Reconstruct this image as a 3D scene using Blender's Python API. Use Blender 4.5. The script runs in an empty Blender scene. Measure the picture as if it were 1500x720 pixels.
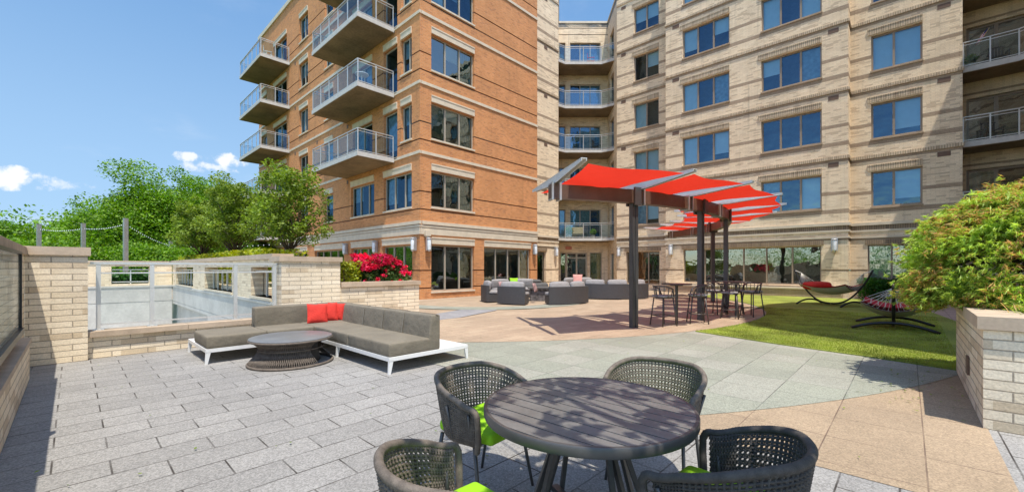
import bpy, math, random
import numpy as np
from mathutils import Vector, Matrix
R = math.radians
PI = math.pi
random.seed(7)
# ------------------------------------------------------------------ camera, sky, sun, exposure
scn = bpy.context.scene
COL = scn.collection
EYE = 1.5
cam_d = bpy.data.cameras.new('camera')
cam = bpy.data.objects.new('camera', cam_d)
COL.objects.link(cam)
cam.location = (0, 0, EYE)
cam.rotation_euler = (R(90), 0, -R(46.49))
cam_d.sensor_width = 36
cam_d.lens = 14.664
cam_d.shift_y = 0.02133
cam_d.clip_start = 0.05
cam_d.clip_end = 3000
scn.camera = cam

SUN = Vector((-0.168, -0.33, 1.0)).normalized()          # towards the sun
elev = math.asin(SUN.z)
azim = math.atan2(SUN.x, SUN.y)                          # from +Y, clockwise
sd = bpy.data.lights.new('sun', 'SUN')
sd.energy = 2.8
sd.angle = R(0.5)
sd.color = (1.0, 0.925, 0.81)
so = bpy.data.objects.new('sun', sd)
COL.objects.link(so)
so.rotation_euler = SUN.to_track_quat('Z', 'Y').to_euler()

scn.view_settings.view_transform = 'Standard'
scn.view_settings.look = 'None'
scn.view_settings.exposure = 0.97
scn.view_settings.gamma = 1
scn.view_settings.use_curve_mapping = False
scn.cycles.max_bounces = 7
scn.cycles.diffuse_bounces = 4
scn.cycles.transparent_max_bounces = 12
scn.cycles.sample_clamp_indirect = 6
scn.cycles.caustics_reflective = False
scn.cycles.caustics_refractive = False


# ------------------------------------------------------------------ node helpers
class NT:
    def __init__(s, tree):
        s.t = tree; s.n = tree.nodes; s.l = tree.links

    def set(s, sock, v):
        if isinstance(v, bpy.types.NodeSocket):
            s.l.new(v, sock)
        elif v is not None:
            if sock.type == 'RGBA' and len(v) == 3: v = (*v, 1)
            sock.default_value = v

    def m(s, op, a, b=None, c=None, clamp=False):
        n = s.n.new('ShaderNodeMath'); n.operation = op; n.use_clamp = clamp
        s.set(n.inputs[0], a)
        if b is not None: s.set(n.inputs[1], b)
        if c is not None: s.set(n.inputs[2], c)
        return n.outputs[0]

    def mix(s, f, a, b, mode='MIX'):
        n = s.n.new('ShaderNodeMix'); n.data_type = 'RGBA'; n.blend_type = mode
        s.set(n.inputs[0], f); s.set(n.inputs[6], a); s.set(n.inputs[7], b)
        return n.outputs[2]

    def noise(s, vec, scale, detail=3, rough=0.5, dim='3D'):
        n = s.n.new('ShaderNodeTexNoise'); n.noise_dimensions = dim
        s.set(n.inputs['Vector'], vec); n.inputs['Scale'].default_value = scale
        n.inputs['Detail'].default_value = detail; n.inputs['Roughness'].default_value = rough
        return n.outputs[0]

    def ramp(s, f, lo, hi, a=0.0, b=1.0, smooth=True):
        n = s.n.new('ShaderNodeMapRange'); n.interpolation_type = 'SMOOTHSTEP' if smooth else 'LINEAR'
        s.set(n.inputs[0], f)
        for i, v in enumerate((lo, hi, a, b)): s.set(n.inputs[i + 1], v)
        return n.outputs[0]

    def bump(s, h, strength=0.3, dist=0.01):
        n = s.n.new('ShaderNodeBump'); n.inputs['Strength'].default_value = strength
        n.inputs['Distance'].default_value = dist; s.set(n.inputs['Height'], h)
        return n.outputs[0]

    def comb(s, x, y, z=0.0):
        n = s.n.new('ShaderNodeCombineXYZ')
        for i, v in enumerate((x, y, z)): s.set(n.inputs[i], v)
        return n.outputs[0]

    def sep(s, v):
        n = s.n.new('ShaderNodeSeparateXYZ'); s.set(n.inputs[0], v); return n.outputs

    def white(s, vec):
        n = s.n.new('ShaderNodeTexWhiteNoise'); n.noise_dimensions = '3D'; s.set(n.inputs[0], vec)
        return n.outputs[0]


def newmat(name):
    m = bpy.data.materials.new(name); m.use_nodes = True
    nt = NT(m.node_tree)
    p = nt.n['Principled BSDF']
    return m, nt, p


def uvw(nt):
    n = nt.n.new('ShaderNodeTexCoord'); return n.outputs['UV'], n.outputs['Object']


def plain(name, col, rough=0.6, metal=0.0, var=0.12, scale=6, bump=0.0, bscale=60, spec=None, wr=0):
    m, nt, p = newmat(name)
    uv, ob = uvw(nt)
    n = nt.noise(ob, scale, 4)
    n2 = nt.noise(ob, scale * 9, 3)
    f = nt.m('ADD', nt.m('MULTIPLY', n, 0.65), nt.m('MULTIPLY', n2, 0.35))
    lo = [c * (1 - var) for c in col]; hi = [min(1, c * (1 + var)) for c in col]
    nt.set(p.inputs['Base Color'], nt.mix(nt.ramp(f, 0.3, 0.7), lo, hi))
    p.inputs['Roughness'].default_value = rough
    p.inputs['Metallic'].default_value = metal
    if spec is not None: p.inputs['Specular IOR Level'].default_value = spec
    if bump and not wr: nt.set(p.inputs['Normal'], nt.bump(nt.noise(ob, bscale, 3), bump, 0.004))
    if wr:
        fold = nt.m('ADD', nt.noise(ob, 5.5, 4, 0.6), nt.m('MULTIPLY', nt.noise(ob, bscale, 2), 0.03))
        nt.set(p.inputs['Normal'], nt.bump(fold, wr, 0.05))
    return m


def cells(nt, u, v, w, h, shift, u0=0.0, v0=0.0, joint=0.008):
    vv = nt.m('DIVIDE', nt.m('SUBTRACT', v, v0), h)
    row = nt.m('FLOOR', vv)
    par = nt.m('MODULO', nt.m('ADD', row, 1000.0), 2.0)
    uu = nt.m('ADD', nt.m('DIVIDE', nt.m('SUBTRACT', u, u0), w), nt.m('MULTIPLY', par, shift))
    col = nt.m('FLOOR', uu)
    fu = nt.m('SUBTRACT', uu, col); fv = nt.m('SUBTRACT', vv, row)
    du = nt.m('MULTIPLY', nt.m('MINIMUM', fu, nt.m('SUBTRACT', 1.0, fu)), w)
    dv = nt.m('MULTIPLY', nt.m('MINIMUM', fv, nt.m('SUBTRACT', 1.0, fv)), h)
    d = nt.m('MINIMUM', du, dv)
    mask = nt.ramp(d, joint * 0.35, joint * 0.8)         # 0 in the joint, 1 on the unit
    return row, col, mask


def brickmat(name, w, h, a, b, dark, prob, mortar, joint=0.010, patch=None, bump=0.5, shift=0.5, stain=0.12, soldier=False):
    m, nt, p = newmat(name)
    uv, ob = uvw(nt)
    x, y, z = nt.sep(uv)
    row, col, mask = cells(nt, x, y, w, h, shift, joint=joint)
    rnd = nt.white(nt.comb(col, row, 1.3))
    c = nt.mix(rnd, a, b)
    pw, ph = patch or (w, h)
    r2, c2, _ = cells(nt, x, y, pw, ph, 0.37, 0.11, 0)
    rnd2 = nt.white(nt.comb(c2, r2, 7.7))
    pv = nt.ramp(nt.noise(ob, 0.35, 2), 0.3, 0.7, 0.5 * prob, 1.5 * prob)
    isd = nt.m('GREATER_THAN', rnd2, nt.m('SUBTRACT', 1.0, pv))
    c = nt.mix(nt.m('MULTIPLY', isd, 0.66), c, dark)
    c = nt.mix(nt.m('MULTIPLY', nt.m('SUBTRACT', 1.0, mask), 0.9), c, mortar)
    st = nt.ramp(nt.noise(ob, 0.8, 5, 0.6), 0.25, 0.75, 1 - stain, 1 + stain * 0.6)
    hsv = nt.n.new('ShaderNodeHueSaturation'); nt.set(hsv.inputs['Value'], st); nt.set(hsv.inputs['Color'], c)
    drips = nt.ramp(nt.noise(nt.comb(nt.m('MULTIPLY', x, 3.2), nt.m('MULTIPLY', y, 0.22), 2.0), 1.0, 4, 0.6), 0.52, 0.78, 1.0, 0.80)
    fine = nt.m('MULTIPLY', nt.ramp(nt.noise(ob, 55, 3), 0.3, 0.7, 0.90, 1.08), drips)
    hs2 = nt.n.new('ShaderNodeHueSaturation'); nt.set(hs2.inputs['Value'], fine); nt.set(hs2.inputs['Color'], hsv.outputs[0])
    nt.set(p.inputs['Base Color'], hs2.outputs[0])
    p.inputs['Roughness'].default_value = 0.88
    hgt = nt.m('ADD', nt.m('MULTIPLY', mask, 1.0), nt.m('MULTIPLY', nt.noise(ob, 40, 3), 0.5))
    nt.set(p.inputs['Normal'], nt.bump(hgt, bump, 0.008))
    return m


def pavermat(name, w, h, shift, u0, v0, base, var, jointc, joint=0.008, speck=0.35, tint=None):
    m, nt, p = newmat(name)
    uv, ob = uvw(nt)
    x, y, z = nt.sep(uv)
    row, col, mask = cells(nt, x, y, w, h, shift, u0, v0, joint)
    rnd = nt.white(nt.comb(col, row, 3.1))
    lo = [c * (1 - var) for c in base]; hi = [c * (1 + var) for c in base]
    c = nt.mix(rnd, lo, hi)
    if tint:
        c = nt.mix(nt.m('GREATER_THAN', nt.white(nt.comb(col, row, 9.2)), 0.72), c, tint)
    vor = nt.n.new('ShaderNodeTexVoronoi'); nt.set(vor.inputs['Vector'], ob); vor.inputs['Scale'].default_value = 95
    g = nt.sep(vor.outputs['Color'])[0]
    f = nt.m('ADD', nt.m('MULTIPLY', nt.noise(ob, 120, 2), 0.5), nt.m('MULTIPLY', g, 0.5))
    val = nt.ramp(f, 0.2, 0.8, 1 - speck, 1 + speck, smooth=False)
    st = nt.ramp(nt.noise(ob, 0.55, 5, 0.65), 0.25, 0.75, 0.86, 1.08)
    drip = nt.ramp(nt.noise(ob, 3.1, 4, 0.7), 0.66, 0.80, 1.0, 0.82)
    scuff = nt.ramp(nt.noise(nt.comb(nt.m('MULTIPLY', x, 0.9), nt.m('MULTIPLY', y, 2.2), 5.0), 1.0, 5, 0.7), 0.60, 0.72, 1.0, 0.84)
    val = nt.m('MULTIPLY', nt.m('MULTIPLY', nt.m('MULTIPLY', val, st), drip), scuff)
    hsv = nt.n.new('ShaderNodeHueSaturation'); nt.set(hsv.inputs['Value'], val); nt.set(hsv.inputs['Color'], c)
    jn = nt.ramp(nt.noise(ob, 2.3, 2), 0.35, 0.65, 0.45, 1.0)
    c = nt.mix(nt.m('MULTIPLY', nt.m('SUBTRACT', 1.0, mask), jn), hsv.outputs[0], jointc)
    nt.set(p.inputs['Base Color'], c)
    p.inputs['Roughness'].default_value = 0.82
    hgt = nt.m('ADD', mask, nt.m('MULTIPLY', f, 0.35))
    nt.set(p.inputs['Normal'], nt.bump(hgt, 0.45, 0.006))
    return m


def leafmat(name, a, b, c3=None, p3=0.1, trans=0.36, rough=0.5):
    m, nt, p = newmat(name)
    g = nt.n.new('ShaderNodeNewGeometry')
    uv, ob = uvw(nt)
    rnd = g.outputs['Random Per Island']
    c = nt.mix(rnd, a, b)
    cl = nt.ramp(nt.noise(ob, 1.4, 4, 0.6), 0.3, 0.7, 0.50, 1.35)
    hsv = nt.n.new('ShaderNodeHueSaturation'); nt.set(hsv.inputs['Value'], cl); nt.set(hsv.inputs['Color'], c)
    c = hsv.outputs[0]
    if c3:
        r2 = nt.m('MULTIPLY', nt.white(nt.comb(rnd, 0.3, 0.7)), nt.ramp(nt.noise(ob, 2.2, 2), 0.35, 0.65, 0.3, 1.9))
        c = nt.mix(nt.m('GREATER_THAN', r2, 1 - p3), c, c3)
    nt.set(p.inputs['Base Color'], c)
    p.inputs['Roughness'].default_value = rough
    p.inputs['Specular IOR Level'].default_value = 0.35
    tr = nt.n.new('ShaderNodeBsdfTranslucent')
    bright = nt.n.new('ShaderNodeHueSaturation'); bright.inputs['Value'].default_value = 1.35
    bright.inputs['Saturation'].default_value = 1.1; nt.set(bright.inputs['Color'], c)
    nt.set(tr.inputs[0], bright.outputs[0])
    mx = nt.n.new('ShaderNodeMixShader'); mx.inputs[0].default_value = trans
    nt.l.new(p.outputs[0], mx.inputs[1]); nt.l.new(tr.outputs[0], mx.inputs[2])
    nt.l.new(mx.outputs[0], nt.n['Material Output'].inputs[0])
    return m


def glassmat(name, tint=(0.9, 0.95, 1.0), gl=0.3, wav=0.02, gcol=(0.75, 0.87, 1.0), rough=0.015, fr=0.8):
    m, nt, p = newmat(name)
    nt.n.remove(p)
    uv, ob = uvw(nt)
    t = nt.n.new('ShaderNodeBsdfTransparent'); nt.set(t.inputs[0], tint)
    g = nt.n.new('ShaderNodeBsdfGlossy'); nt.set(g.inputs[0], gcol); g.inputs['Roughness'].default_value = rough
    nt.set(g.inputs['Normal'], nt.bump(nt.noise(ob, 1.3, 2), wav, 0.2))
    lw = nt.n.new('ShaderNodeLayerWeight'); lw.inputs[0].default_value = 0.35
    f = nt.m('ADD', nt.m('MULTIPLY', lw.outputs['Fresnel'], fr), gl, clamp=True)
    mx = nt.n.new('ShaderNodeMixShader'); nt.set(mx.inputs[0], f)
    nt.l.new(t.outputs[0], mx.inputs[1]); nt.l.new(g.outputs[0], mx.inputs[2])
    nt.l.new(mx.outputs[0], nt.n['Material Output'].inputs[0])
    return m


# ------------------------------------------------------------------ world
w = bpy.data.worlds.new('World'); scn.world = w; w.use_nodes = True
wt = NT(w.node_tree)
bg = wt.n['Background']
sky = wt.n.new('ShaderNodeTexSky'); sky.sky_type = 'NISHITA'; sky.sun_disc = False
sky.sun_elevation = elev; sky.sun_rotation = azim; sky.altitude = 50
sky.air_density = 1.0; sky.dust_density = 0.4; sky.ozone_density = 1.3
tc = wt.n.new('ShaderNodeTexCoord').outputs['Generated']
dx, dy, dz = wt.sep(tc)
den = wt.m('ADD', wt.m('MAXIMUM', dz, 0.0), 0.16)
flat = wt.comb(wt.m('DIVIDE', dx, den), wt.m('DIVIDE', dy, den), 0.3)
n1 = wt.noise(flat, 1.15, 9, 0.6)
wisp = wt.ramp(n1, 0.50, 0.80, 0.0, 0.30)
nb = wt.noise(tc, 30, 8, 0.62)


def dirpix(r, f, up):
    cs, sn = 0.6885, 0.7253
    v = Vector((r * cs + f * sn, -r * sn + f * cs, up)); return v.normalized()


cloud = wisp
for (px, py, wx, wy, k) in ((22, 258, .07, .014, 1), (-10, 262, .08, .014, 1), (334, 236, .032, .016, 1), (274, 230, .022, .010, .9), (312, 246, .05, .012, .8), (95, 269, .04, .010, .6)):
    d = dirpix((px - 750) / 611, 1, (392 - py) / 611)
    side = Vector((d.y, -d.x, 0)).normalized(); upv = side.cross(d)
    vd = wt.n.new('ShaderNodeVectorMath'); vd.operation = 'DOT_PRODUCT'; wt.set(vd.inputs[0], tc); vd.inputs[1].default_value = side
    ve = wt.n.new('ShaderNodeVectorMath'); ve.operation = 'DOT_PRODUCT'; wt.set(ve.inputs[0], tc); ve.inputs[1].default_value = upv
    a = wt.m('POWER', wt.m('DIVIDE', vd.outputs['Value'], wx), 2.0)
    b = wt.m('POWER', wt.m('DIVIDE', ve.outputs['Value'], wy), 2.0)
    vf = wt.n.new('ShaderNodeVectorMath'); vf.operation = 'DOT_PRODUCT'; wt.set(vf.inputs[0], tc); vf.inputs[1].default_value = d
    front = wt.m('GREATER_THAN', vf.outputs['Value'], 0.5)
    blob = wt.m('SUBTRACT', wt.m('ADD', 1.0, wt.m('MULTIPLY', wt.m('SUBTRACT', nb, 0.5), 5.5)), wt.m('ADD', a, b))
    blob = wt.m('MULTIPLY', wt.m('MULTIPLY', wt.ramp(blob, 0.0, 1.1), front), k)
    cloud = wt.m('MAXIMUM', cloud, blob)
skyc = wt.n.new('ShaderNodeHueSaturation'); skyc.inputs['Saturation'].default_value = 1.02
wt.set(skyc.inputs['Color'], sky.outputs[0])
# sky tinted deeper blue ahead, kept brighter behind the camera to fill the walls
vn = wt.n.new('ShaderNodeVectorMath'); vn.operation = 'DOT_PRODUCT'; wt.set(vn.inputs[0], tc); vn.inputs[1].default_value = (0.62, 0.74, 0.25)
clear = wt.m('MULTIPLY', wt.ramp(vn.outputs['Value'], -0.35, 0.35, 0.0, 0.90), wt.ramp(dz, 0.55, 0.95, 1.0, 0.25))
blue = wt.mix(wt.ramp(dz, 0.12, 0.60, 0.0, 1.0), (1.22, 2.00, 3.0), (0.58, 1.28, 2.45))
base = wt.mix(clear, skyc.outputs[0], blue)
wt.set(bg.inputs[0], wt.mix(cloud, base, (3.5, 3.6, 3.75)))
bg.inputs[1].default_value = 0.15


# ------------------------------------------------------------------ mesh helpers
def W(r, f):
    return (r * 0.6885 + f * 0.7253, -r * 0.7253 + f * 0.6885)


class MB:
    def __init__(s): s.v = []; s.f = []; s.mi = []; s.cur = 0

    def add(s, verts, faces):
        o = len(s.v); s.v += [tuple(p) for p in verts]
        for f in faces: s.f.append(tuple(i + o for i in f)); s.mi.append(s.cur)
        return s

    def box(s, x0, x1, y0, y1, z0, z1, M=None):
        P = [(x, y, z) for z in (z0, z1) for y in (y0, y1) for x in (x0, x1)]
        if M is not None: P = [M @ Vector(p) for p in P]
        return s.add(P, [(0, 2, 3, 1), (4, 5, 7, 6), (0, 1, 5, 4), (2, 6, 7, 3), (0, 4, 6, 2), (1, 3, 7, 5)])

    def bar(s, a, b, w, h, up=(0, 0, 1)):
        a = Vector(a); b = Vector(b); d = (b - a).normalized(); up = Vector(up)
        if abs(d.dot(up)) > 0.99: up = Vector((0, 1, 0))
        sd_ = d.cross(up).normalized(); u = sd_.cross(d)
        P = []
        for q in (a, b):
            for (i, j) in ((-1, -1), (1, -1), (1, 1), (-1, 1)): P.append(q + sd_ * (i * w / 2) + u * (j * h / 2))
        return s.add(P, [(0, 1, 2, 3), (7, 6, 5, 4), (0, 4, 5, 1), (1, 5, 6, 2), (2, 6, 7, 3), (3, 7, 4, 0)])

    def tube(s, pts, rad, n=8, closed=False, flat=1.0):
        pts = [Vector(p) for p in pts]; N = len(pts)
        rr = rad if isinstance(rad, (list, tuple)) else [rad] * N
        P = []; up = None
        for i, p in enumerate(pts):
            if closed: d = pts[(i + 1) % N] - pts[i - 1]
            else: d = pts[min(i + 1, N - 1)] - pts[max(i - 1, 0)]
            d = d.normalized() if d.length > 1e-9 else Vector((0, 0, 1))
            if up is None:
                up = Vector((0, 0, 1)) if abs(d.z) < 0.95 else Vector((1, 0, 0))
            a = d.cross(up)
            if a.length < 1e-6: a = d.orthogonal()
            a.normalize(); b = a.cross(d); up = b
            for k in range(n):
                t = 2 * PI * k / n
                P.append(p + a * (math.cos(t) * rr[i]) + b * (math.sin(t) * rr[i] * flat))
        F = []
        for i in range(N if closed else N - 1):
            j = (i + 1) % N
            for k in range(n):
                l = (k + 1) % n
                F.append((i * n + k, i * n + l, j * n + l, j * n + k))
        if not closed:
            F.append(tuple(reversed(range(n)))); F.append(tuple((N - 1) * n + k for k in range(n)))
        return s.add(P, F)

    def lathe(s, prof, n=24, c=(0, 0, 0)):
        P = []
        for (r, z) in prof:
            for k in range(n):
                t = 2 * PI * k / n; P.append((c[0] + r * math.cos(t), c[1] + r * math.sin(t), c[2] + z))
        F = []
        for i in range(len(prof) - 1):
            for k in range(n):
                l = (k + 1) % n; F.append((i * n + k, i * n + l, (i + 1) * n + l, (i + 1) * n + k))
        if prof[0][0] > 1e-4: F.append(tuple(reversed(range(n))))
        if prof[-1][0] > 1e-4: F.append(tuple((len(prof) - 1) * n + k for k in range(n)))
        return s.add(P, F)

    def prism(s, poly, z0, z1, caps=True):
        n = len(poly)
        ar = sum(poly[i][0] * poly[(i + 1) % n][1] - poly[(i + 1) % n][0] * poly[i][1] for i in range(n))
        if ar < 0: poly = poly[::-1]
        P = [(x, y, z0) for x, y in poly] + [(x, y, z1) for x, y in poly]
        F = [(i, (i + 1) % n, n + (i + 1) % n, n + i) for i in range(n)]
        if caps: F += [tuple(reversed(range(n))), tuple(range(n, 2 * n))]
        return s.add(P, F)

    def rbox(s, x0, x1, y0, y1, z0, z1, r=0.03, n=8, puff=0.0, M=None):
        c = Vector(((x0 + x1) / 2, (y0 + y1) / 2, (z0 + z1) / 2)); h = Vector(((x1 - x0) / 2, (y1 - y0) / 2, (z1 - z0) / 2))
        r = min(r, h.x, h.y, h.z) * 0.999
        ts = [-1 + 2 * i / n for i in range(n + 1)]
        def mp(t, hh):                                     # put extra loops into the rounded edge
            inner = hh - r
            if abs(t) > 0.5: return math.copysign(inner + r * (abs(t) - 0.5) * 2, t)
            return t * 2 * inner
        for ax in range(3):
            for sg in (-1, 1):
                P = []
                for a in ts:
                    for b in ts:
                        q = [0, 0, 0]; q[ax] = sg * h[ax]; q[(ax + 1) % 3] = mp(a, h[(ax + 1) % 3]); q[(ax + 2) % 3] = mp(b, h[(ax + 2) % 3])
                        q = Vector(q)
                        cl = Vector([max(-(h[k] - r), min(h[k] - r, q[k])) for k in range(3)])
                        d = q - cl
                        p = cl + d.normalized() * r if d.length > 1e-9 else q
                        if puff:
                            e = [p[k] / h[k] for k in range(3)]
                            for k in range(3):
                                o1, o2 = (k + 1) % 3, (k + 2) % 3
                                p[k] += puff * e[k] * max(0, 1 - e[o1] ** 2) * max(0, 1 - e[o2] ** 2) * (1 if k == 2 else 0.6)
                        p = p + c
                        if M is not None: p = M @ p
                        P.append(p)
                F = []
                m = n + 1
                for i in range(n):
                    for j in range(n):
                        q = (i * m + j, (i + 1) * m + j, (i + 1) * m + j + 1, i * m + j + 1)
                        F.append(q if sg > 0 else q[::-1])
                s.add(P, F)
        return s

    def build(s, name, mat, parent=None, smooth=False, world=False, weld=False):
        me = bpy.data.meshes.new(name)
        me.from_pydata([tuple(p) for p in s.v], [], s.f)
        mats = mat if isinstance(mat, (list, tuple)) else [mat]
        for m in mats: me.materials.append(m)
        n = len(me.polygons)
        if len(mats) > 1: me.polygons.foreach_set('material_index', s.mi)
        nl = len(me.loops)
        if nl:
            nor = np.empty(n * 3, 'f'); me.polygons.foreach_get('normal', nor); nor = nor.reshape(-1, 3)
            lt = np.empty(n, 'i'); me.polygons.foreach_get('loop_total', lt)
            co = np.empty(len(me.vertices) * 3, 'f'); me.vertices.foreach_get('co', co); co = co.reshape(-1, 3)
            vi = np.empty(nl, 'i'); me.loops.foreach_get('vertex_index', vi)
            ln = np.repeat(nor, lt, axis=0); p = co[vi]
            hl = np.hypot(ln[:, 0], ln[:, 1]); flat_ = np.abs(ln[:, 2]) > 0.75
            hl[hl < 1e-6] = 1
            tx = -ln[:, 1] / hl; ty = ln[:, 0] / hl
            u = np.where(flat_, p[:, 0], p[:, 0] * tx + p[:, 1] * ty)
            v = np.where(flat_, p[:, 1], p[:, 2])
            uvl = me.uv_layers.new(name='UVMap')
            uvl.data.foreach_set('uv', np.stack([u, v], 1).astype('f').ravel())
        if smooth: me.polygons.foreach_set('use_smooth', [True] * n)
        me.update()
        if smooth and smooth != 'all':
            me.set_sharp_from_angle(angle=R(38))
        o = bpy.data.objects.new(name, me); COL.objects.link(o)
        if parent is not None:
            o.parent = parent
            if world:
                q = parent
                off = Vector((0, 0, 0))
                while q is not None: off -= Vector(q.location); q = q.parent
                o.location = off
        return o


def tag(o, label=None, cat=None, group=None, kind=None):
    if label: o['label'] = label
    if cat: o['category'] = cat
    if group: o['group'] = group
    if kind: o['kind'] = kind
    return o


def thing(name, label, cat, loc=(0, 0, 0), rz=0, group=None):
    o = bpy.data.objects.new(name, None); COL.objects.link(o); o.empty_display_size = 0.3
    o.location = loc; o.rotation_euler = (0, 0, rz)
    return tag(o, label, cat, group)


def dup(root, loc, rz=0, label=None, group=None, parent=None):
    r = root.copy(); COL.objects.link(r); r.location = loc; r.rotation_euler = (0, 0, rz)
    if parent is not None: r.parent = parent
    if label: r['label'] = label
    if group: r['group'] = group
    for ch in list(root.children):
        c = ch.copy(); COL.objects.link(c); c.parent = r
        for g in ch.children:
            d = g.copy(); COL.objects.link(d); d.parent = c
    return r


# ------------------------------------------------------------------ materials
M = {}
M['orange'] = brickmat('orange_brick', 0.203, 0.068, (0.69, 0.295, 0.105), (0.58, 0.228, 0.072), (0.42, 0.155, 0.06), 0.12, (0.56, 0.37, 0.23), joint=0.011)
M['groove'] = brickmat('shaded_brick_reveal', 0.203, 0.068, (0.20, 0.085, 0.045), (0.16, 0.07, 0.04), (0.12, 0.05, 0.03), 0.1, (0.12, 0.07, 0.05))  # orange brick darkened so its colour carries the shade of the grooves
M['cream'] = brickmat('cream_brick', 0.30, 0.068, (0.92, 0.76, 0.55), (0.82, 0.655, 0.455), (0.55, 0.415, 0.28), 0.16, (0.68, 0.55, 0.39), joint=0.010, patch=(0.31, 0.068))
M['tan'] = brickmat('tan_band_brick', 0.30, 0.068, (0.47, 0.355, 0.25), (0.39, 0.29, 0.20), (0.40, 0.30, 0.20), 0.1, (0.25, 0.19, 0.13))
M['soldier'] = brickmat('soldier_course', 0.085, 0.6, (0.66, 0.53, 0.37), (0.56, 0.44, 0.30), (0.42, 0.31, 0.21), 0.15, (0.22, 0.17, 0.12), joint=0.016, shift=0.0)
M['tansoldier'] = brickmat('tan_soldier_course', 0.085, 0.6, (0.36, 0.27, 0.18), (0.29, 0.21, 0.14), (0.24, 0.17, 0.11), 0.15, (0.13, 0.10, 0.07), joint=0.016, shift=0.0)
M['roman'] = brickmat('long_cream_brick', 0.46, 0.093, (0.90, 0.78, 0.59), (0.80, 0.67, 0.48), (0.56, 0.43, 0.275), 0.16, (0.40, 0.33, 0.245), joint=0.010, bump=0.9)
M['cream_shade'] = brickmat('shadow_cream_brick', 0.30, 0.068, (0.42, 0.35, 0.26), (0.34, 0.28, 0.2), (0.24, 0.19, 0.14), 0.15, (0.3, 0.26, 0.2))  # darker copy of the cream brick, paints shade into the recessed groove
M['lime'] = plain('limestone', (0.66, 0.57, 0.44), 0.75, var=0.10, scale=3, bump=0.2)
M['coping'] = plain('coping_stone', (0.50, 0.39, 0.28), 0.8, var=0.14, scale=4, bump=0.3)
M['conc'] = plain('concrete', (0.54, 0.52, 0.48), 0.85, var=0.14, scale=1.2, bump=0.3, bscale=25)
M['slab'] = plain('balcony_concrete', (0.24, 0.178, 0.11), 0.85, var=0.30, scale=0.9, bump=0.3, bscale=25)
M['slabedge'] = plain('painted_slab_edge', (0.55, 0.53, 0.50), 0.7, var=0.10)
M['rail'] = plain('aluminium_rail', (0.62, 0.62, 0.60), 0.35, 0.35, var=0.05)
M['wframe'] = plain('window_frame_metal', (0.44, 0.39, 0.31), 0.45, 0.1, var=0.06)
M['wframe2'] = plain('taupe_window_frame', (0.30, 0.235, 0.175), 0.5, 0.1, var=0.08)
M['dark'] = plain('dark_interior', (0.05, 0.045, 0.04), 0.8, var=0.3)
M['blind'] = plain('window_blind', (0.70, 0.72, 0.70), 0.7, var=0.06, scale=3)
M['blind2'] = plain('grey_curtain', (0.30, 0.35, 0.38), 0.8, var=0.3, scale=5)
M['curt'] = plain('green_curtain', (0.16, 0.24, 0.20), 0.8, var=0.35, scale=7)
M['ycurt'] = plain('yellow_curtain', (0.42, 0.33, 0.08), 0.8, var=0.35, scale=7)
M['gblue'] = glassmat('window_glass_blue', (0.58, 0.79, 0.90), 0.11, 0.14, (0.36, 0.66, 0.96), fr=0.30)
M['gclear'] = glassmat('shop_glass', (0.72, 0.84, 0.80), 0.22, 0.035, (0.8, 0.92, 0.93))
M['gguard'] = glassmat('guard_glass', (0.96, 0.98, 0.975), 0.0, 0.01, (0.8, 0.9, 1.0), fr=0.25)
M['gbalc'] = glassmat('balcony_glass', (0.74, 0.86, 0.92), 0.10, 0.01, (0.60, 0.80, 0.95), fr=0.5)
M['vent'] = plain('vent_grille', (0.16, 0.10, 0.07), 0.7)
M['lampm'] = plain('lamp_metal', (0.55, 0.56, 0.58), 0.3, 0.6)
M['lampg'] = plain('frosted_lamp_glass', (0.80, 0.84, 0.88), 0.25)
M['steel'] = plain('pergola_steel', (0.085, 0.082, 0.080), 0.4, 0.25, var=0.12, scale=3)
M['wood'] = plain('pergola_beam', (0.115, 0.068, 0.045), 0.45, 0.0, var=0.2, scale=3)
M['alu'] = plain('rafter_aluminium', (0.66, 0.64, 0.61), 0.45, 0.1, var=0.06)
M['bracket'] = plain('zinc_bracket', (0.42, 0.42, 0.41), 0.35, 0.5)
M['black'] = plain('black_metal', (0.022, 0.022, 0.024), 0.35, 0.2)
M['greymetal'] = plain('stool_metal', (0.095, 0.082, 0.075), 0.38, 0.25)
M['whitemetal'] = plain('white_painted_metal', (0.80, 0.80, 0.78), 0.35, 0.0, var=0.04)
M['taupe'] = plain('taupe_fabric', (0.19, 0.165, 0.122), 0.9, var=0.12, scale=3, bump=0.35, bscale=200, wr=0.45)
M['seam'] = plain('piping', (0.22, 0.20, 0.165), 0.9)
M['redfab'] = plain('red_fabric', (0.62, 0.035, 0.022), 0.85, var=0.12, scale=6, bump=0.3, bscale=200, wr=0.6)
M['lime_f'] = plain('lime_cushion', (0.30, 0.62, 0.01), 0.8, var=0.06, bump=0.2, bscale=220)
M['rattan'] = plain('grey_rattan', (0.062, 0.06, 0.063), 0.6, var=0.25, scale=30, bump=0.6, bscale=120)
M['lgrey'] = plain('light_grey_cushion', (0.30, 0.285, 0.28), 0.9, var=0.08, bump=0.2, wr=0.6)
M['dgrey'] = plain('dark_grey_cover', (0.10, 0.095, 0.09), 0.85, var=0.15)
M['rope'] = plain('taupe_rope', (0.145, 0.118, 0.094), 0.75, var=0.35, scale=25, bump=0.6, bscale=160)
M['ropeD'] = plain('charcoal_rope', (0.062, 0.055, 0.050), 0.75, var=0.35, scale=25, bump=0.6, bscale=160)
M['tabletop'] = plain('charcoal_slats', (0.142, 0.138, 0.132), 0.36, 0.0, var=0.18, scale=5, bump=0.15, bscale=90)
M['glasstop'] = plain('grey_glass_top', (0.17, 0.175, 0.18), 0.38, 0.0, var=0.15, scale=3)
M['bark'] = plain('bark', (0.10, 0.07, 0.05), 0.9, var=0.4, scale=8, bump=0.8, bscale=30)
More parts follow.
